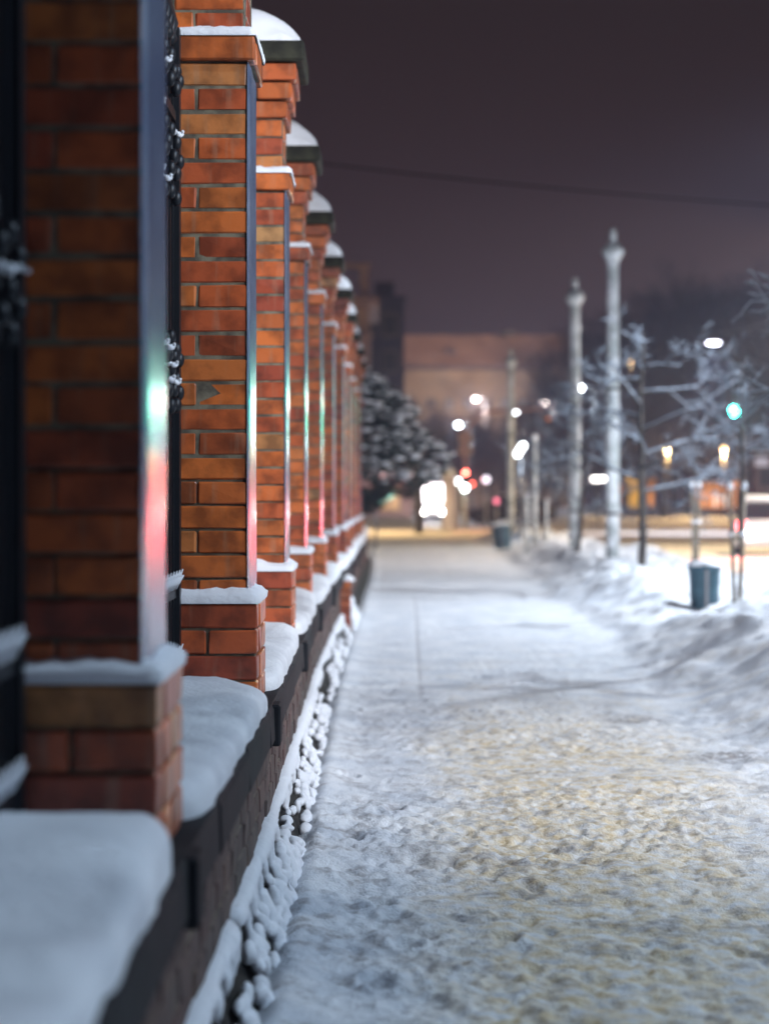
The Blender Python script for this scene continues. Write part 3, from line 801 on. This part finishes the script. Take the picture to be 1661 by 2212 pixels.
street_tree(1600, 25.5, 3.1, 'slim snow-dusted tree tied between two wooden stakes, right of the bin', 13, .028, 1.9, nl=5, L=.30)
street_tree(1503, 34, 2.6, 'slim dark sapling between stakes, straight behind the bin', 14, .022, 1.75, nl=4, L=.35)
street_tree(1775, 20.5, 4.6, 'snowy tree at the right frame edge, only its branch tips reaching into the picture', 15, .06, 1.7, nl=16, L=.62)
street_tree(1172, 56, 2.7, 'small far sapling among the short posts', 16, .03, 1.2, nl=8, L=.9)

def stakes(px, d, h, label, dx=.09, lean=.05):
    x = (px - VX) * d / F
    root = tag(empty('tree_stakes', (x, d, .02)), label, 'tree stakes', 'paired wooden stakes holding saplings')
    for s in (-1, 1):
        top = Vector((s * (dx + lean), s * .03, h)); bot = Vector((s * dx * .35, 0, 0))
        MB().tube([bot, top], [.028, .024], 8).build('stake', M_wood, root, True)
        m = MB(); m.ball(top + Vector((0, 0, .015)), (.036, .036, .06), 8, 6); m.build('snow_cap', M_snow, root, True)
    q = MB(); q.tube([(-dx, 0, h * .62), (0, -.04, h * .63), (dx, 0, h * .62)], .022, 6); q.build('tie', M_wood, root, True)
    q = MB(); q.ball((dx * 1.0, -.01, h * .66), (.05, .05, .035), 8, 5); q.ball((-dx, -.01, h * .66), (.04, .05, .03), 8, 5); tag(q.build('snow', M_snow, root, True), kind='stuff')
stakes(1592, 25, 1.62, 'pair of pale wooden stakes with snow tips, right of the bin', .07, .02)
stakes(1502, 33.6, 1.68, 'pair of darker wooden stakes rising behind the bin', .05, .01)

# ------------------------------------------------------------------ litter bins
def litter_bin(px, d, zb, label, r=.16, h=.64, tilt=0):
    x = (px - VX) * d / F
    root = tag(empty('litter_bin', (x, d, zb)), label, 'litter bin', 'ribbed blue litter bins')
    root.rotation_euler = (0, R(tilt), 0)
    MB().lathe([(r * .80, 0), (r * .97, h)], 24).build('liner', M_dark, root, True)
    n_ = 22
    for k in range(n_):
        a = 2 * math.pi * (k + .5) / n_
        s = MB(); w = r * .118
        s.add([(r * .82, -w * .85, 0), (r * .82 + .014, -w * .85, 0), (r * .82 + .014, w * .85, 0), (r * .82, w * .85, 0),
               (r * .99, -w, h - .05), (r * .99 + .014, -w, h - .05), (r * .99 + .014, w, h - .05), (r * .99, w, h - .05)],
              [(0, 3, 2, 1), (4, 5, 6, 7), (0, 1, 5, 4), (1, 2, 6, 5), (2, 3, 7, 6), (3, 0, 4, 7)])
        s.build('slat', M_bin, root, False, (0, 0, 0), a)
    MB().lathe([(r * 1.0, 0), (r * 1.14, .0), (r * 1.16, .05), (r * 1.02, .05)], 24).build('rim', M_bin, root, True, (0, 0, h - .05))
    s = MB(); w = .018
    s.box(-w, w, -r * 1.1 - .012, -r * .8, 0, h - .05).build('seam_strip', M_metal, root)
    m = snow_dome(r * 1.12, r * 1.12, .07, seed=int(px)); inst('snow_cap', m, root, (0, 0, h - .01))
litter_bin(1521, 25.3, .03, 'ribbed blue litter bin topped with snow, standing in the bank at the right', .175, .68)
litter_bin(1086, 57, .10, 'smaller far blue-grey litter bin, tilted, left of the farthest tall pole', .24, .66, -6)

# ------------------------------------------------------------------ snowy pine behind the fence
root = tag(empty('pine_tree', (-1.0, 43.8, 0)), 'snow-covered evergreen leaning out over the fence end', 'tree')
rd = random.Random(5)
MB().tube([(0, 0, 0), (.1, 0, 1.5), (.05, 0, 3.2), (0, 0, 4.4)], [.16, .13, .08, .02], 8).build('trunk', M_bark, root, True)
nd_, sn = MB(), MB()
def prof(z):   # crown reach to the street by height above the ground
    return float(np.interp(z, [1.15, 1.45, 1.9, 2.3, 2.9, 3.5, 4.0, 4.6], [.7, 1.35, 2.35, 2.55, 2.0, 1.6, .95, .1]))
for k in range(2300):
    z = 1.15 + 3.4 * rd.random() ** .9
    rr_ = prof(z) * (rd.random() ** .38); a = rd.uniform(-1, 1) * math.pi
    c = Vector((math.cos(a) * rr_, math.sin(a) * rr_ * .9, z))
    outw = Vector((math.cos(a), math.sin(a), -.15))
    for q in range(11):
        dv = (outw * .6 + Vector((rd.uniform(-1, 1), rd.uniform(-1, 1), rd.uniform(-.6, .8)))).normalized() * rd.uniform(.12, .26)
        sd = dv.cross(Vector((rd.uniform(-1, 1), rd.uniform(-1, 1), rd.uniform(-1, 1)))).normalized() * .022
        nd_.add([c - sd, c + sd, c + dv], [(0, 1, 2)])
    if rd.random() < .62 and rr_ > prof(z) * .6 and z > 1.75:
        s_ = rd.uniform(.035, .10)
        sn.ball(c + outw * .05 + Vector((0, 0, .05)), (s_ * 1.3, s_ * 1.3, s_ * .5), 7, 5, .18)
nd_.build('needles', M_needle, root); sn.build('snow_patches', M_snowfine, root, True)

# ------------------------------------------------------------------ wire
root = tag(empty('overhead_wire', tuple(P(675, 350, 40))), 'single dark cable sloping across the sky from the fence to the right edge', 'cable')
o = Vector(root.location); a = P(560, 337, 40); c = P(1800, 452, 40)
pts = [a.lerp(c, t) - o - Vector((0, 0, .10 * 4 * t * (1 - t))) for t in np.linspace(0, 1, 24)]
MB().tube(pts, .015, 6).build('cable', mat('cable_rubber', (.008, .008, .01), .95, spec=.1), root, True)
bpy.data.objects[-1] if False else None

# ------------------------------------------------------------------ buildings
M_pink = mat('pink_stucco', (.42, .30, .30), .85, noise=(.6, (.50, .38, .36), .4, .6))
M_purple = mat('dull_plaster', (.10, .085, .11), .85, noise=(.5, (.13, .11, .13), .4, .6))
M_tan = mat('tan_facade', (.34, .25, .17), .85, noise=(.3, (.44, .34, .24), .4, .6))
M_roof = mat('old_roof', (.42, .28, .24), .8, noise=(.25, (.50, .35, .30), .4, .6))
M_win = mat('window_dark', (.03, .03, .04), .2)
M_winlit = mat('window_lit', (.3, .2, .1), .4, emit=(1, .62, .3), es=.5)
M_frame = mat('window_frame', (.36, .28, .2), .7)

def facade_windows(root, x0, x1, z0, z1, nx_, nz_, w, h, yf, mt=M_win, lit=()):
    wm = MB().box(-w / 2, w / 2, .02, .1, 0, h).mesh('pane', mt); wl = MB().box(-w / 2, w / 2, .02, .1, 0, h).mesh('pane', M_winlit)
    fm = MB(); t = .1
    fm.box(-w / 2 - t, -w / 2, -.08, .1, -t, h + t).box(w / 2, w / 2 + t, -.08, .1, -t, h + t).box(-w / 2, w / 2, -.08, .1, -t, 0).box(-w / 2, w / 2, -.08, .1, h, h + t)
    fm.box(-.04, .04, -.03, .02, 0, h)
    fm = fm.mesh('window', M_frame)
    for i in range(nx_):
        for k in range(nz_):
            x = x0 + (x1 - x0) * (i + .5) / nx_; z = z0 + (z1 - z0) * (k + .5) / nz_ - h / 2
            f = inst('window', fm, root, (x, yf, z)); inst('pane', wl if (i, k) in lit else wm, f)

# big building closing the street
root = tag(empty('street_end_building', (11, 220, 0)), 'big tan building with broad brown roof closing the far end of the street', 'building')
b = MB().box(-8.7, 9.2, 0, 22, -.15, 14.7); b.build('wall', M_tan, root)
b = MB(); b.box(-9.0, 9.5, -.5, 22.4, 14.7, 15.05).build('cornice', M_purple, root)
b = MB(); b.add([(-9, -.5, 15.06), (9.5, -.5, 15.06), (9.5, 22.4, 15.06), (-9, 22.4, 15.06), (-8.9, 6, 18.8), (9.3, 6, 18.8), (9.3, 16, 18.8), (-8.9, 16, 18.8)],
      [(0, 1, 5, 4), (1, 2, 6, 5), (2, 3, 7, 6), (3, 0, 4, 7), (4, 5, 6, 7)]); b.build('roof', M_roof, root)
MB().box(-3.9, -2.9, 2, 4, 16.2, 17.2).build('dormer', M_purple, root)
MB().box(2.2, 3.8, 5, 6.5, 18.6, 19.3).build('chimney', M_dark, root)
facade_windows(root, -8.4, 8.9, 1, 12.4, 9, 4, .8, 1.4, -.06, M_win, {(1, 1), (6, 0), (7, 2)})
MB().box(-8.8, 9.3, -.22, -.002, 10.3, 10.6).build('string_course', M_tan, root)

# pale stepped tower at the left
root = tag(empty('pink_tower_block', (-7, 125, 0)), 'pale pink tower with a flat balcony slab and open rooftop frame, left behind the fence', 'building')
MB().box(-7, 6.45, 0, 14, -.1, 12.9).build('wall', M_pink, root)
MB().box(-7.2, 7.05, -.9, 13.9, 12.91, 13.3).build('balcony_slab', M_pink, root)
MB().box(-7, 5.2, .4, 13.5, 13.31, 14.1).build('attic', M_purple, root)
for x_ in (-6.6, -3.4, 1.9, 5.9): MB().box(x_, x_ + .5, 0, .6, 13.31, 15.1).build('post', M_pink, root)
MB().box(-6.8, 6.5, -.1, .7, 15.11, 15.35).build('roof_beam', M_pink, root)
facade_windows(root, -6.8, 6.2, 3.5, 12.4, 5, 4, 1.3, 1.3, -.06, M_win, {(4, 0)})
for k in range(4): MB().box(4.2, 6.7, -.7, -.002, 4 + k * 2.3, 4.2 + k * 2.3).build('balcony', M_pink, root)
root = tag(empty('dark_block', (.9, 150, 0)), 'dim purple-grey block squeezed beside the pink tower', 'building')
MB().box(-3, .9, 0, 20, -.1, 15.4).build('wall', M_purple, root)
MB().box(-3.1, 1.05, -.2, 20.1, 15.41, 15.8).build('cornice', M_purple, root)
MB().box(-1.2, .2, 1, 3, 15.81, 16.9).build('roof_hut', M_purple, root)
facade_windows(root, -2.6, .7, 2, 15, 2, 5, .9, 1.4, -.06)
# low lit shop front under the pine
root = tag(empty('shop_building', (-1, 122.5, -.1)), 'low pale pink shop front lit from outside, under the pine branches', 'building')
MB().box(-6, 2.9, 0, 2.4, 0, 2.8).build('wall', M_pink, root)
MB().box(-6.1, 3.05, -.3, 2.45, 2.81, 3.05).build('roof', M_snow, root)
facade_windows(root, -5, 2.6, .3, 2.6, 4, 1, 1.1, 1.3, -.06, M_win, {(3, 0), (1, 0)})
add_light('sign_light', (1.5, -2.2, 2.6), (1, .72, .68), 160, 'POINT', .15, parent=root)
MB().box(.6, 2.4, -.34, -.302, 2.3, 2.75).build('sign_board', mat('pink_sign', (.3, .05, .05), .5, emit=(1, .35, .35), es=.9), root)
MB().tube([(1.5, -2.2, 2.9), (1.5, -1.2, 3.3), (1.5, -.1, 3.1)], .03, 6).build('lamp_arm', M_metal, root, True)

# kiosks and park pavilion
M_or = mat('orange_board', (.4, .12, .02), .5, emit=(1, .36, .08), es=.8)
M_ye = mat('yellow_board', (.4, .22, .02), .5, emit=(1, .50, .06), es=.7)
M_wh = mat('white_light', (.6, .6, .6), .5, emit=(1, .95, .9), es=7)
def kiosk(px, d, w, h, label, mt, cat='kiosk'):
    x = (px - VX) * d / F
    root = tag(empty('kiosk', (x, d, .05)), label, cat, 'lit kiosks in the park')
    MB().box(-w / 2, w / 2, 0, 2.2, 0, h).build('wall', M_purple, root)
    MB().box(-w / 2 - .15, w / 2 + .15, -.4, 2.3, h + .002, h + .14).build('roof', M_snow, root)
    MB().box(-w / 2 + .12, w / 2 - .12, -.05, -.003, .75, h - .55).build('lit_window', mt, root)
    MB().box(-w / 2, w / 2, -.12, -.003, h - .48, h - .05).build('sign_board', mt, root)
    MB().box(-w / 2 + .05, w / 2 - .05, -.35, -.055, .62, .70).build('counter', M_metal, root)
    return root
kiosk(1370, 131, .95, 2.7, 'narrow yellow-lit kiosk seen right of the dark straight tree trunk', M_ye)
kiosk(1330, 134, .7, 2.2, 'small dim red-orange kiosk between the tallest pole and the dark trunk', M_or)
kiosk(1405, 136, .55, 2.6, 'slim orange kiosk right behind the dark straight trunk', M_or)
r_ = kiosk(1546, 124, 2.6, 2.35, 'wide orange-lit kiosk with white letter M, under the park lamps at the right', M_or)
fc = bpy.data.curves.new('letters', 'FONT'); fc.body = 'M'; fc.size = 1.15; fc.extrude = .02; fc.align_x = 'CENTER'
fo = bpy.data.objects.new('letters', fc); COL.objects.link(fo)
dg = bpy.context.evaluated_depsgraph_get(); me = bpy.data.meshes.new_from_object(fo.evaluated_get(dg)); bpy.data.objects.remove(fo)
me.materials.clear(); me.materials.append(mat('letter_white', (.8, .8, .8), .5, emit=(1, .95, .9), es=1.2))
o = inst('letters', me, r_, (.25, -.09, .82)); o.rotation_euler = (R(90), 0, 0)
p = P(1293, 1035, 100)
root = tag(empty('light_sign', (p.x, 100, -.1)), 'small bright white box sign on a stand, left of the tallest pole', 'sign')
MB().box(-.33, .33, -.08, .08, p.z + .0, p.z + .2).build('light_box', M_wh, root)
MB().box(-.04, .04, -.04, .04, 0, p.z - .002).build('stand', M_metal, root)

# far dark trees in the park
M_twigsnow = mat('twig_frost', (.16, .17, .20), .9)
protos = []
def park_tree(seed, H):
    rd = random.Random(seed); root = empty('park_tree', (0, 0, 0))
    t = MB(); t.tube([(0, 0, 0), (.1, .05, H * .2), (0, .1, H * .42), (.15, 0, H * .65)], [.30, .24, .17, .08], 8).build('trunk', M_barkfar, root, True)
    mb, sn = MB(), MB()
    for k in range(15):
        z = H * (.2 + .45 * k / 15); a = k * 2.4
        grow(mb, None, Vector((.05, .05, z)), Vector((math.cos(a), math.sin(a), .75)), H * .30, .15, 4, rd, .05, 3, 5, .8, 5)
    mb.build('crown', M_barkfar, root)
    # frost on part of the outer twigs
    for k in range(220):
        a = rd.uniform(0, 6.28); r0 = rd.uniform(.5, 3.6); z = H * rd.uniform(.22, .75); q = Vector((math.cos(a) * r0, math.sin(a) * r0, z))
        sn.tube([q, q + Vector((math.cos(a) * .7, math.sin(a) * .7, rd.uniform(-.1, .3)))], [.03, .015], 4)
    tag(sn.build('snow_on_branches', M_twigsnow, root), kind='stuff')
    return root
protos = [park_tree(41, 15), park_tree(42, 17), park_tree(43, 14)]
spots = [(1250, 200, 1.0), (1290, 178, 1.0), (1345, 190, 1.12), (1400, 160, 1.0), (1455, 176, 1.2), (1500, 142, 1.0), (1560, 160, 1.2),
         (1610, 138, 1.0), (1660, 150, 1.15), (1700, 128, 1.0), (1760, 160, 1.2), (1428, 120, .55), (1578, 121, .6), (1482, 205, 1.3), (1630, 190, 1.4), (1375, 215, 1.2), (1530, 190, 1.3)]
where = ['at the left end of the park row, beside the brown building', 'just behind the tiny light by the second tallest pole', 'behind the tallest pale pole', 'above the yellow kiosk',
         'left of the hanging lamp, tall and dark', 'below the hanging lamp', 'between the hanging lamp and the green light', 'right above the green traffic light', 'at the right frame edge above the red bus',
         'past the right edge, its twigs just entering', 'outside the right edge', 'short with thick trunk, left of the orange kiosk', 'short, beside the orange kiosk under the green light',
         'tallest, far behind the hanging lamp', 'far back above the red bus', 'far back behind the yellow kiosk', 'far back right of the hanging lamp']
for k, (px, d, s) in enumerate(spots):
    if k < 3: o = protos[k]
    else: o = copy_tree(protos[k % 3])
    o.location = ((px - VX) * d / F, d, 0); o.rotation_euler = (0, 0, k * 1.7); o.scale = (s, s, s)
    tag(o, 'dark bare park tree ' + where[k], 'tree', 'dark bare trees in the park')
def bush_row(name, spots, label, seed):
    pass
# dim trees in front of the big building
for k, (px, d, s) in enumerate([(905, 190, .50), (960, 200, .60), (1000, 185, .62), (1060, 195, .50), (1160, 190, .62), (1200, 185, .58)]):
    o = copy_tree(protos[k % 3]); o.location = ((px - VX) * d / F, d, 0); o.rotation_euler = (0, 0, k * 2.1); o.scale = (s * 1.3, s * 1.3, s)
    tag(o, 'dim blue-grey tree before the brown building, ' + ['leftmost, by the pine', 'second from the left', 'third, under the pinkish lamp', 'fourth, left of the farthest pole', 'fifth, right of the farthest pole', 'rightmost, by the second pole'][k], 'tree', 'dim trees before the brown building')

# ------------------------------------------------------------------ traffic lights and signs
def lens(parent, loc, col, es, r=.10, name='lens'):
    m = MB(); m.lathe([(r, 0), (r * .8, .03), (.01, .05)], 12)
    o = m.build(name, lamp_mat('lens_glow', col, es), parent, True, loc); o.rotation_euler = (R(90), 0, 0); return o
def signal_head(parent, loc, lit, col, es, rl=.10):
    h = MB().bbox(-.15, .15, -.02, .2, -.48, .48, .03).build('signal_box', M_dark, parent, False, loc)
    for k, z in enumerate((.3, 0, -.3)):
        if k == lit: lens(h, (0, -.025, z), col, es, rl)
        else: o = MB().lathe([(.1, 0), (.08, .02), (.01, .03)], 12).build('lens', M_glass, h, True, (0, -.025, z)); o.rotation_euler = (R(90), 0, 0)
    return h
p = P(1585, 888, 70)
root = tag(empty('traffic_light', (p.x + .25, 70, -.05)), 'green traffic light on a mast, under the hanging lamp at the right', 'traffic light', 'traffic lights')
H = p.z + .05
MB().lathe([(.08, 0), (.06, H + .9)], 10).build('mast', M_metal, root, True)
signal_head(root, (-.25, -.1, H + .3), 2, (.03, .85, .62), 170, .15)
add_light('signal_light', (-.25, -.32, H), (.01, 1, .66), 1300, size=.12, spot=60, parent=root, rot=(R(-90), 0, 0))
# mast arm with red lights
p = P(1005, 1028, 108)
root = tag(empty('mast_arm_signal', (P(1005, 1100, 108).x, 108, -.05)), 'traffic light gantry with long curved pinkish arm over the far crossing', 'traffic light', 'traffic lights')
sc_ = 108 / F
def Q(px, py): return Vector(((px - 1005) * sc_, 0, CAMZ + .05 + (HY - py) * sc_))
M_arm = mat('arm_paint', (.70, .46, .44), .6)
MB().tube([(0, 0, 0), Q(1005, 1000), Q(1010, 930), Q(1028, 898), Q(1065, 888), Q(1188, 882)], [.13, .12, .11, .105, .10, .07], 8).build('arm', M_arm, root, True)
signal_head(root, (0, -.15, Q(0, 1034).z), 0, (1, .12, .08), 40)
add_light('signal_light', (0, -.4, Q(0, 1028).z), (1, .12, .08), 2500, size=.12, spot=50, parent=root, rot=(R(-90), 0, 0))
signal_head(root, tuple(Q(1184, 905) + Vector((0, -.1, 0))), 1, (1, .30, .10), .8)
M_sign = mat('sign_beige', (.75, .52, .42), .6)
for k, py in enumerate((946, 972)):
    o = MB().lathe([(.38, 0), (.38, .03)], 20).build('round_sign', M_sign, root, False, tuple(Q(1005, py) + Vector((0, -.14, 0)))); o.rotation_euler = (R(90), 0, 0)
# low lights at the crossing
def bollard(px, py, d, label, col, es, r=.13):
    p = P(px, py, d); root = tag(empty('crossing_light', (p.x, d, -.05)), label, 'light', 'small lights at the crossing')
    MB().lathe([(.06, 0), (.05, p.z + .05 - r)], 8).build('post', M_pole, root, True)
    MB().ball((0, 0, p.z + .05), r, 10, 8).build('glowing_head', lamp_mat('small_glow', col, es), root, True)
bollard(990, 1040, 100, 'upper white light of the touching pair beside the red signal', (1, 1, .95), 14, .12)
bollard(1004, 1054, 96, 'lower white light of the touching pair beside the red signal', (.9, 1, .95), 22, .14)
bollard(1020, 1045, 118, 'tiny red light between the white pair and the round post lamp', (1, .12, .08), 10, .10)
bollard(1050, 1036, 105, 'round pale lamp on a white post in the middle of the crossing', (.95, .85, .95), 3, .17)
bollard(1072, 1082, 105, 'small pink-red light low in front of the parked dark cars', (1, .2, .3), 3, .12)
MB()
root = tag(empty('sign_column', (P(972, 1080, 100).x, 100, -.05)), 'pale lilac advertising column right of the white headlights', 'column')
MB().lathe([(.42, 0), (.42, .25), (.34, .26), (.34, 2.4), (.40, 2.42), (.30, 2.7), (.02, 2.85)], 14).build('drum', mat('lilac_column', (.6, .55, .62), .6), root, True)
MB().lathe([(.38, 2.45), (.3, 2.75), (.01, 2.95)], 14).build('snow_cap', M_snow, root, True)

# ------------------------------------------------------------------ vehicles
M_white = mat('white_paint', (.72, .70, .70), .35, coat=.5)
M_red = mat('dark_red_paint', (.10, .018, .018), .35, coat=.4)
M_tyre = mat('tyre', (.015, .015, .015), .8)
M_tail = mat('tail_glow', (.2, 0, 0), .4, emit=(1, .07, .09), es=26)
M_head = mat('head_glow', (1, 1, 1), .4, emit=(1, .97, .93), es=60)

def loft(sections):                                 # list of (y, [(x, z) ...]) rings
    m = MB(); n_ = len(sections[0][1]); v = []; f = []
    for y, ring in sections:
        for x, z in ring: v.append((x, y, z))
    for i in range(len(sections) - 1):
        for k in range(n_):
            a, b_ = i * n_ + k, i * n_ + (k + 1) % n_
            f.append((a, a + n_, b_ + n_, b_))
    f.append(tuple(range(n_))); f.append(tuple((len(sections) - 1) * n_ + k for k in range(n_))[::-1])
    return m.add(v, f)
def ringc(hw, z0, z1, r=.12, tuck=0):
    return [(-hw + r, z0), (hw - r, z0), (hw, z0 + r), (hw, (z0 + z1) * .55), (hw - tuck, z1 - r), (hw - tuck - r, z1), (-hw + tuck + r, z1), (-hw + tuck, z1 - r), (-hw, (z0 + z1) * .55), (-hw, z0 + r)]
def wheel(parent, x, y, r=.31, w=.2):
    t = MB().lathe([(r * .62, -w / 2), (r * .95, -w / 2), (r, -w * .3), (r, w * .3), (r * .95, w / 2), (r * .62, w / 2)], 20).build('wheel', M_tyre, parent, True, (x, y, r)); t.rotation_euler = (0, R(90), 0)
    o = MB().lathe([(.03, -w / 2 - .01), (r * .6, -w / 2 + .01), (r * .6, w / 2 - .01), (.03, w / 2 + .01)], 14).build('rim', M_metal, t, True)
def car(loc, rz, label, mt, tail=True, head=False):
    root = tag(empty('parked_car' if not (tail or head) else 'car', loc, rz), label, 'car')
    hw = .86
    loft([(-2.1, ringc(hw - .12, .38, .72, .08)), (-2.0, ringc(hw - .04, .26, .92, .1)), (-1.5, ringc(hw, .22, .98, .1)), (.9, ringc(hw, .22, .98, .1)),
          (1.9, ringc(hw - .03, .24, .84, .1)), (2.08, ringc(hw - .12, .34, .66, .08))]).build('body', mt, root, True)
    loft([(-1.75, ringc(hw - .12, .93, 1.02, .04)), (-1.35, ringc(hw - .14, .93, 1.40, .08, .1)), (-.3, ringc(hw - .12, .93, 1.46, .08, .1)), (.45, ringc(hw - .13, .93, 1.40, .08, .1)), (1.15, ringc(hw - .12, .93, 1.02, .04))]).build('cabin', M_glass, root, True)
    loft([(-1.25, ringc(hw - .30, 1.43, 1.475, .02)), (-.3, ringc(hw - .26, 1.44, 1.50, .02)), (.35, ringc(hw - .3, 1.42, 1.455, .02))]).build('roof', mt, root, True)
    loft([(-1.2, ringc(hw - .32, 1.474, 1.55, .03)), (-.3, ringc(hw - .28, 1.498, 1.6, .03)), (.3, ringc(hw - .32, 1.46, 1.53, .03))]).build('snow_on_roof', M_snow, root, True)
    for x in (-hw + .08, hw - .08):
        for y in (-1.3, 1.35): wheel(root, x, y)
        MB().bbox(-.11, .11, -.04, .04, -.11, .11, .02).build('tail_light', M_tail if tail else M_dark, root, False, (x * .83, -2.04, .80))
        MB().bbox(-.12, .12, -.04, .04, -.07, .07, .02).build('headlight', M_head if head else M_glass, root, False, (x * .80, 2.03, .66))
        MB().bbox(-.09, .09, -.05, .05, -.06, .06, .02).build('mirror', mt, root, False, (x * 1.22, .62, 1.0))
    MB().bbox(-.7, .7, -.05, .03, .0, .16, .03).build('bumper', mt, root, False, (0, -2.08, .30))
    MB().box(-.26, .26, -.01, .01, 0, .11).build('number_plate', M_white, root, False, (0, -2.15, .40))
    return root
c_ = car((P(1612, 1100, 55).x + .88, 57.2, ZG), R(-9), 'white car with glowing red tail lights, cut by the right edge', M_white)
add_light('tail_light_glow', (-.6, -2.35, .80), (1, .045, .06), 1500, size=.10, spot=80, parent=c_, rot=(R(-90), 0, 0))
add_light('reversing_light_glow', (-.1, -2.3, .62), (1, .80, .78), 60, size=.10, spot=110, parent=c_, rot=(R(-80), 0, 0))
MB().bbox(-.09, .09, -.03, .03, -.06, .06, .02).build('reversing_light', lamp_mat('reverse_glow', (1, .95, .93), 45), c_, False, (-.42, -2.13, .62))

root = tag(empty('bus', (P(1622, 1000, 78).x + 1.28, 78, ZG), R(-10.5)), 'dark red bus seen from behind at the right edge, above the white car', 'bus')
MB().bbox(-1.25, 1.25, 0, 11, .35, 3.15, .12).build('body', M_red, root)
MB().bbox(-.95, -.15, -.04, .02, 1.95, 2.6, .03).build('rear_window', M_glass, root)
MB().bbox(.15, .95, -.04, .02, 1.95, 2.6, .03).build('rear_window', M_glass, root)
MB().bbox(-.95, .95, -.04, .02, 1.0, 1.62, .03).build('engine_grille', mat('grey_panel', (.14, .15, .18), .5), root)
MB().box(-1.12, -.62, -.06, -.003, 2.68, 3.0).build('route_board', mat('route_board_lit', (.5, .5, .55), .5, emit=(.8, .75, .9), es=.35), root)
MB().box(-1.2, 1.2, .05, 10.9, 3.152, 3.24).build('snow_on_roof', M_snow, root)
for x_ in (-1.05, 1.05):
    for y_ in (2.4, 8.6): wheel(root, x_, y_, .48, .28)
    MB().bbox(-.09, .09, -.03, .03, -.16, .16, .02).build('tail_light', mat('tail_dim', (.25, .02, .02), .4), root, False, (x_ * 1.05, -.03, .85))
for k in range(6): MB().box(-1.27, -1.252, .8 + k * 1.6, 2.1 + k * 1.6, 1.55, 2.6).build('side_window', M_glass, root)

# bright minibus coming towards the viewer on the far side
root = tag(empty('minibus', (P(935, 1100, 125).x, 125, ZG)), 'white minibus with dazzling headlights facing the viewer, far down the walk', 'minibus')
MB().bbox(-.9, .9, 0, 4.8, .35, 2.35, .15).build('body', M_white, root)
MB().bbox(-.75, .75, -.05, .02, 1.2, 2.0, .06).build('windscreen', mat('windscreen_glare', (.5, .5, .5), .3, emit=(1, .93, .95), es=8), root)  # glows in place of glare on the windscreen
MB().bbox(-.62, .62, -.05, .02, 2.05, 2.28, .03).build('route_display', mat('display_glow', (.5, .5, .5), .3, emit=(1, .9, .92), es=8), root)
MB().bbox(-.5, .5, -.05, .02, .66, .98, .04).build('grille', mat('grille_glare', (.6, .6, .6), .3, emit=(1, .95, .95), es=6), root)  # no lamp: its glow imitates the dazzle across the front
for x_ in (-.62, .62):
    MB().ball((x_, -.04, .62), (.16, .06, .13), 12, 8).build('headlight', M_head, root, True)
    wheel(root, x_ * 1.3, .9, .33, .2); wheel(root, x_ * 1.3, 3.9, .33, .2)
    MB().bbox(-.08, .08, -.05, .05, -.16, .16, .03).build('mirror', M_dark, root, False, (x_ * 1.72, .2, 1.5))
    add_light('headlight_beam', (x_, -.35, .66), (1, .93, .86), 900, 'SPOT', .08, parent=root, spot=90, rot=(R(-84), 0, 0))

# dark parked cars far off
for k, px in enumerate((1088, 1120)):
    o = car((P(px, 1090, 116).x, 116 + k, ZG), R(90), 'far parked dark car under snow, %s of the farthest tall pole' % ('left' if k == 0 else 'just right'), M_dark, tail=False)
    o['group'] = 'dark parked cars beyond the crossing'

# pale green light strip under the pine
p = P(812, 1086, 62)
root = tag(empty('neon_sign', (p.x, 62, 0)), 'pale green slanted light strip glowing under the pine branches', 'sign')
q = P(850, 1066, 62)
MB().tube([(0, 0, p.z), (q.x - p.x, 0, q.z)], .09, 8).build('light_tube', lamp_mat('green_glow', (.45, 1, .82), 1.6), root, True)
MB().box(-.04, .04, .1, .18, 0, p.z).build('stand', M_metal, root)
# dark post under the pine
root = tag(empty('bare_tree', (P(905, 1100, 88).x, 88, -.06)), 'bare dark tree trunk left of the white minibus', 'tree')
MB().tube([(0, 0, 0), (.05, 0, 1.4), (0, 0, 2.6), (.1, 0, 4.2)], [.17, .14, .12, .05], 8).build('trunk', M_bark, root, True)
mb = MB(); rd = random.Random(8)
for k in range(9):
    a = k * 2.4; grow(mb, None, Vector((.03, 0, 1.9 + k * .25)), Vector((math.cos(a), math.sin(a), .6)), 1.3, .05, 2, rd, .03, 4, 5, .7, 3)
mb.build('branches', M_bark, root)

# ------------------------------------------------------------------ winter air
hz = MB().box(-950, 950, -950, 950, -1.3, 32)
hm = bpy.data.materials.new('winter_haze'); hm.use_nodes = True
t = hm.node_tree; t.nodes.clear()
pv = t.nodes.new('ShaderNodeVolumePrincipled'); ot = t.nodes.new('ShaderNodeOutputMaterial')
pv.inputs['Color'].default_value = (.66, .70, 1, 1); pv.inputs['Density'].default_value = .0016; pv.inputs['Anisotropy'].default_value = .25
t.links.new(pv.outputs[0], ot.inputs['Volume'])
tag(hz.build('haze', hm), kind='stuff')
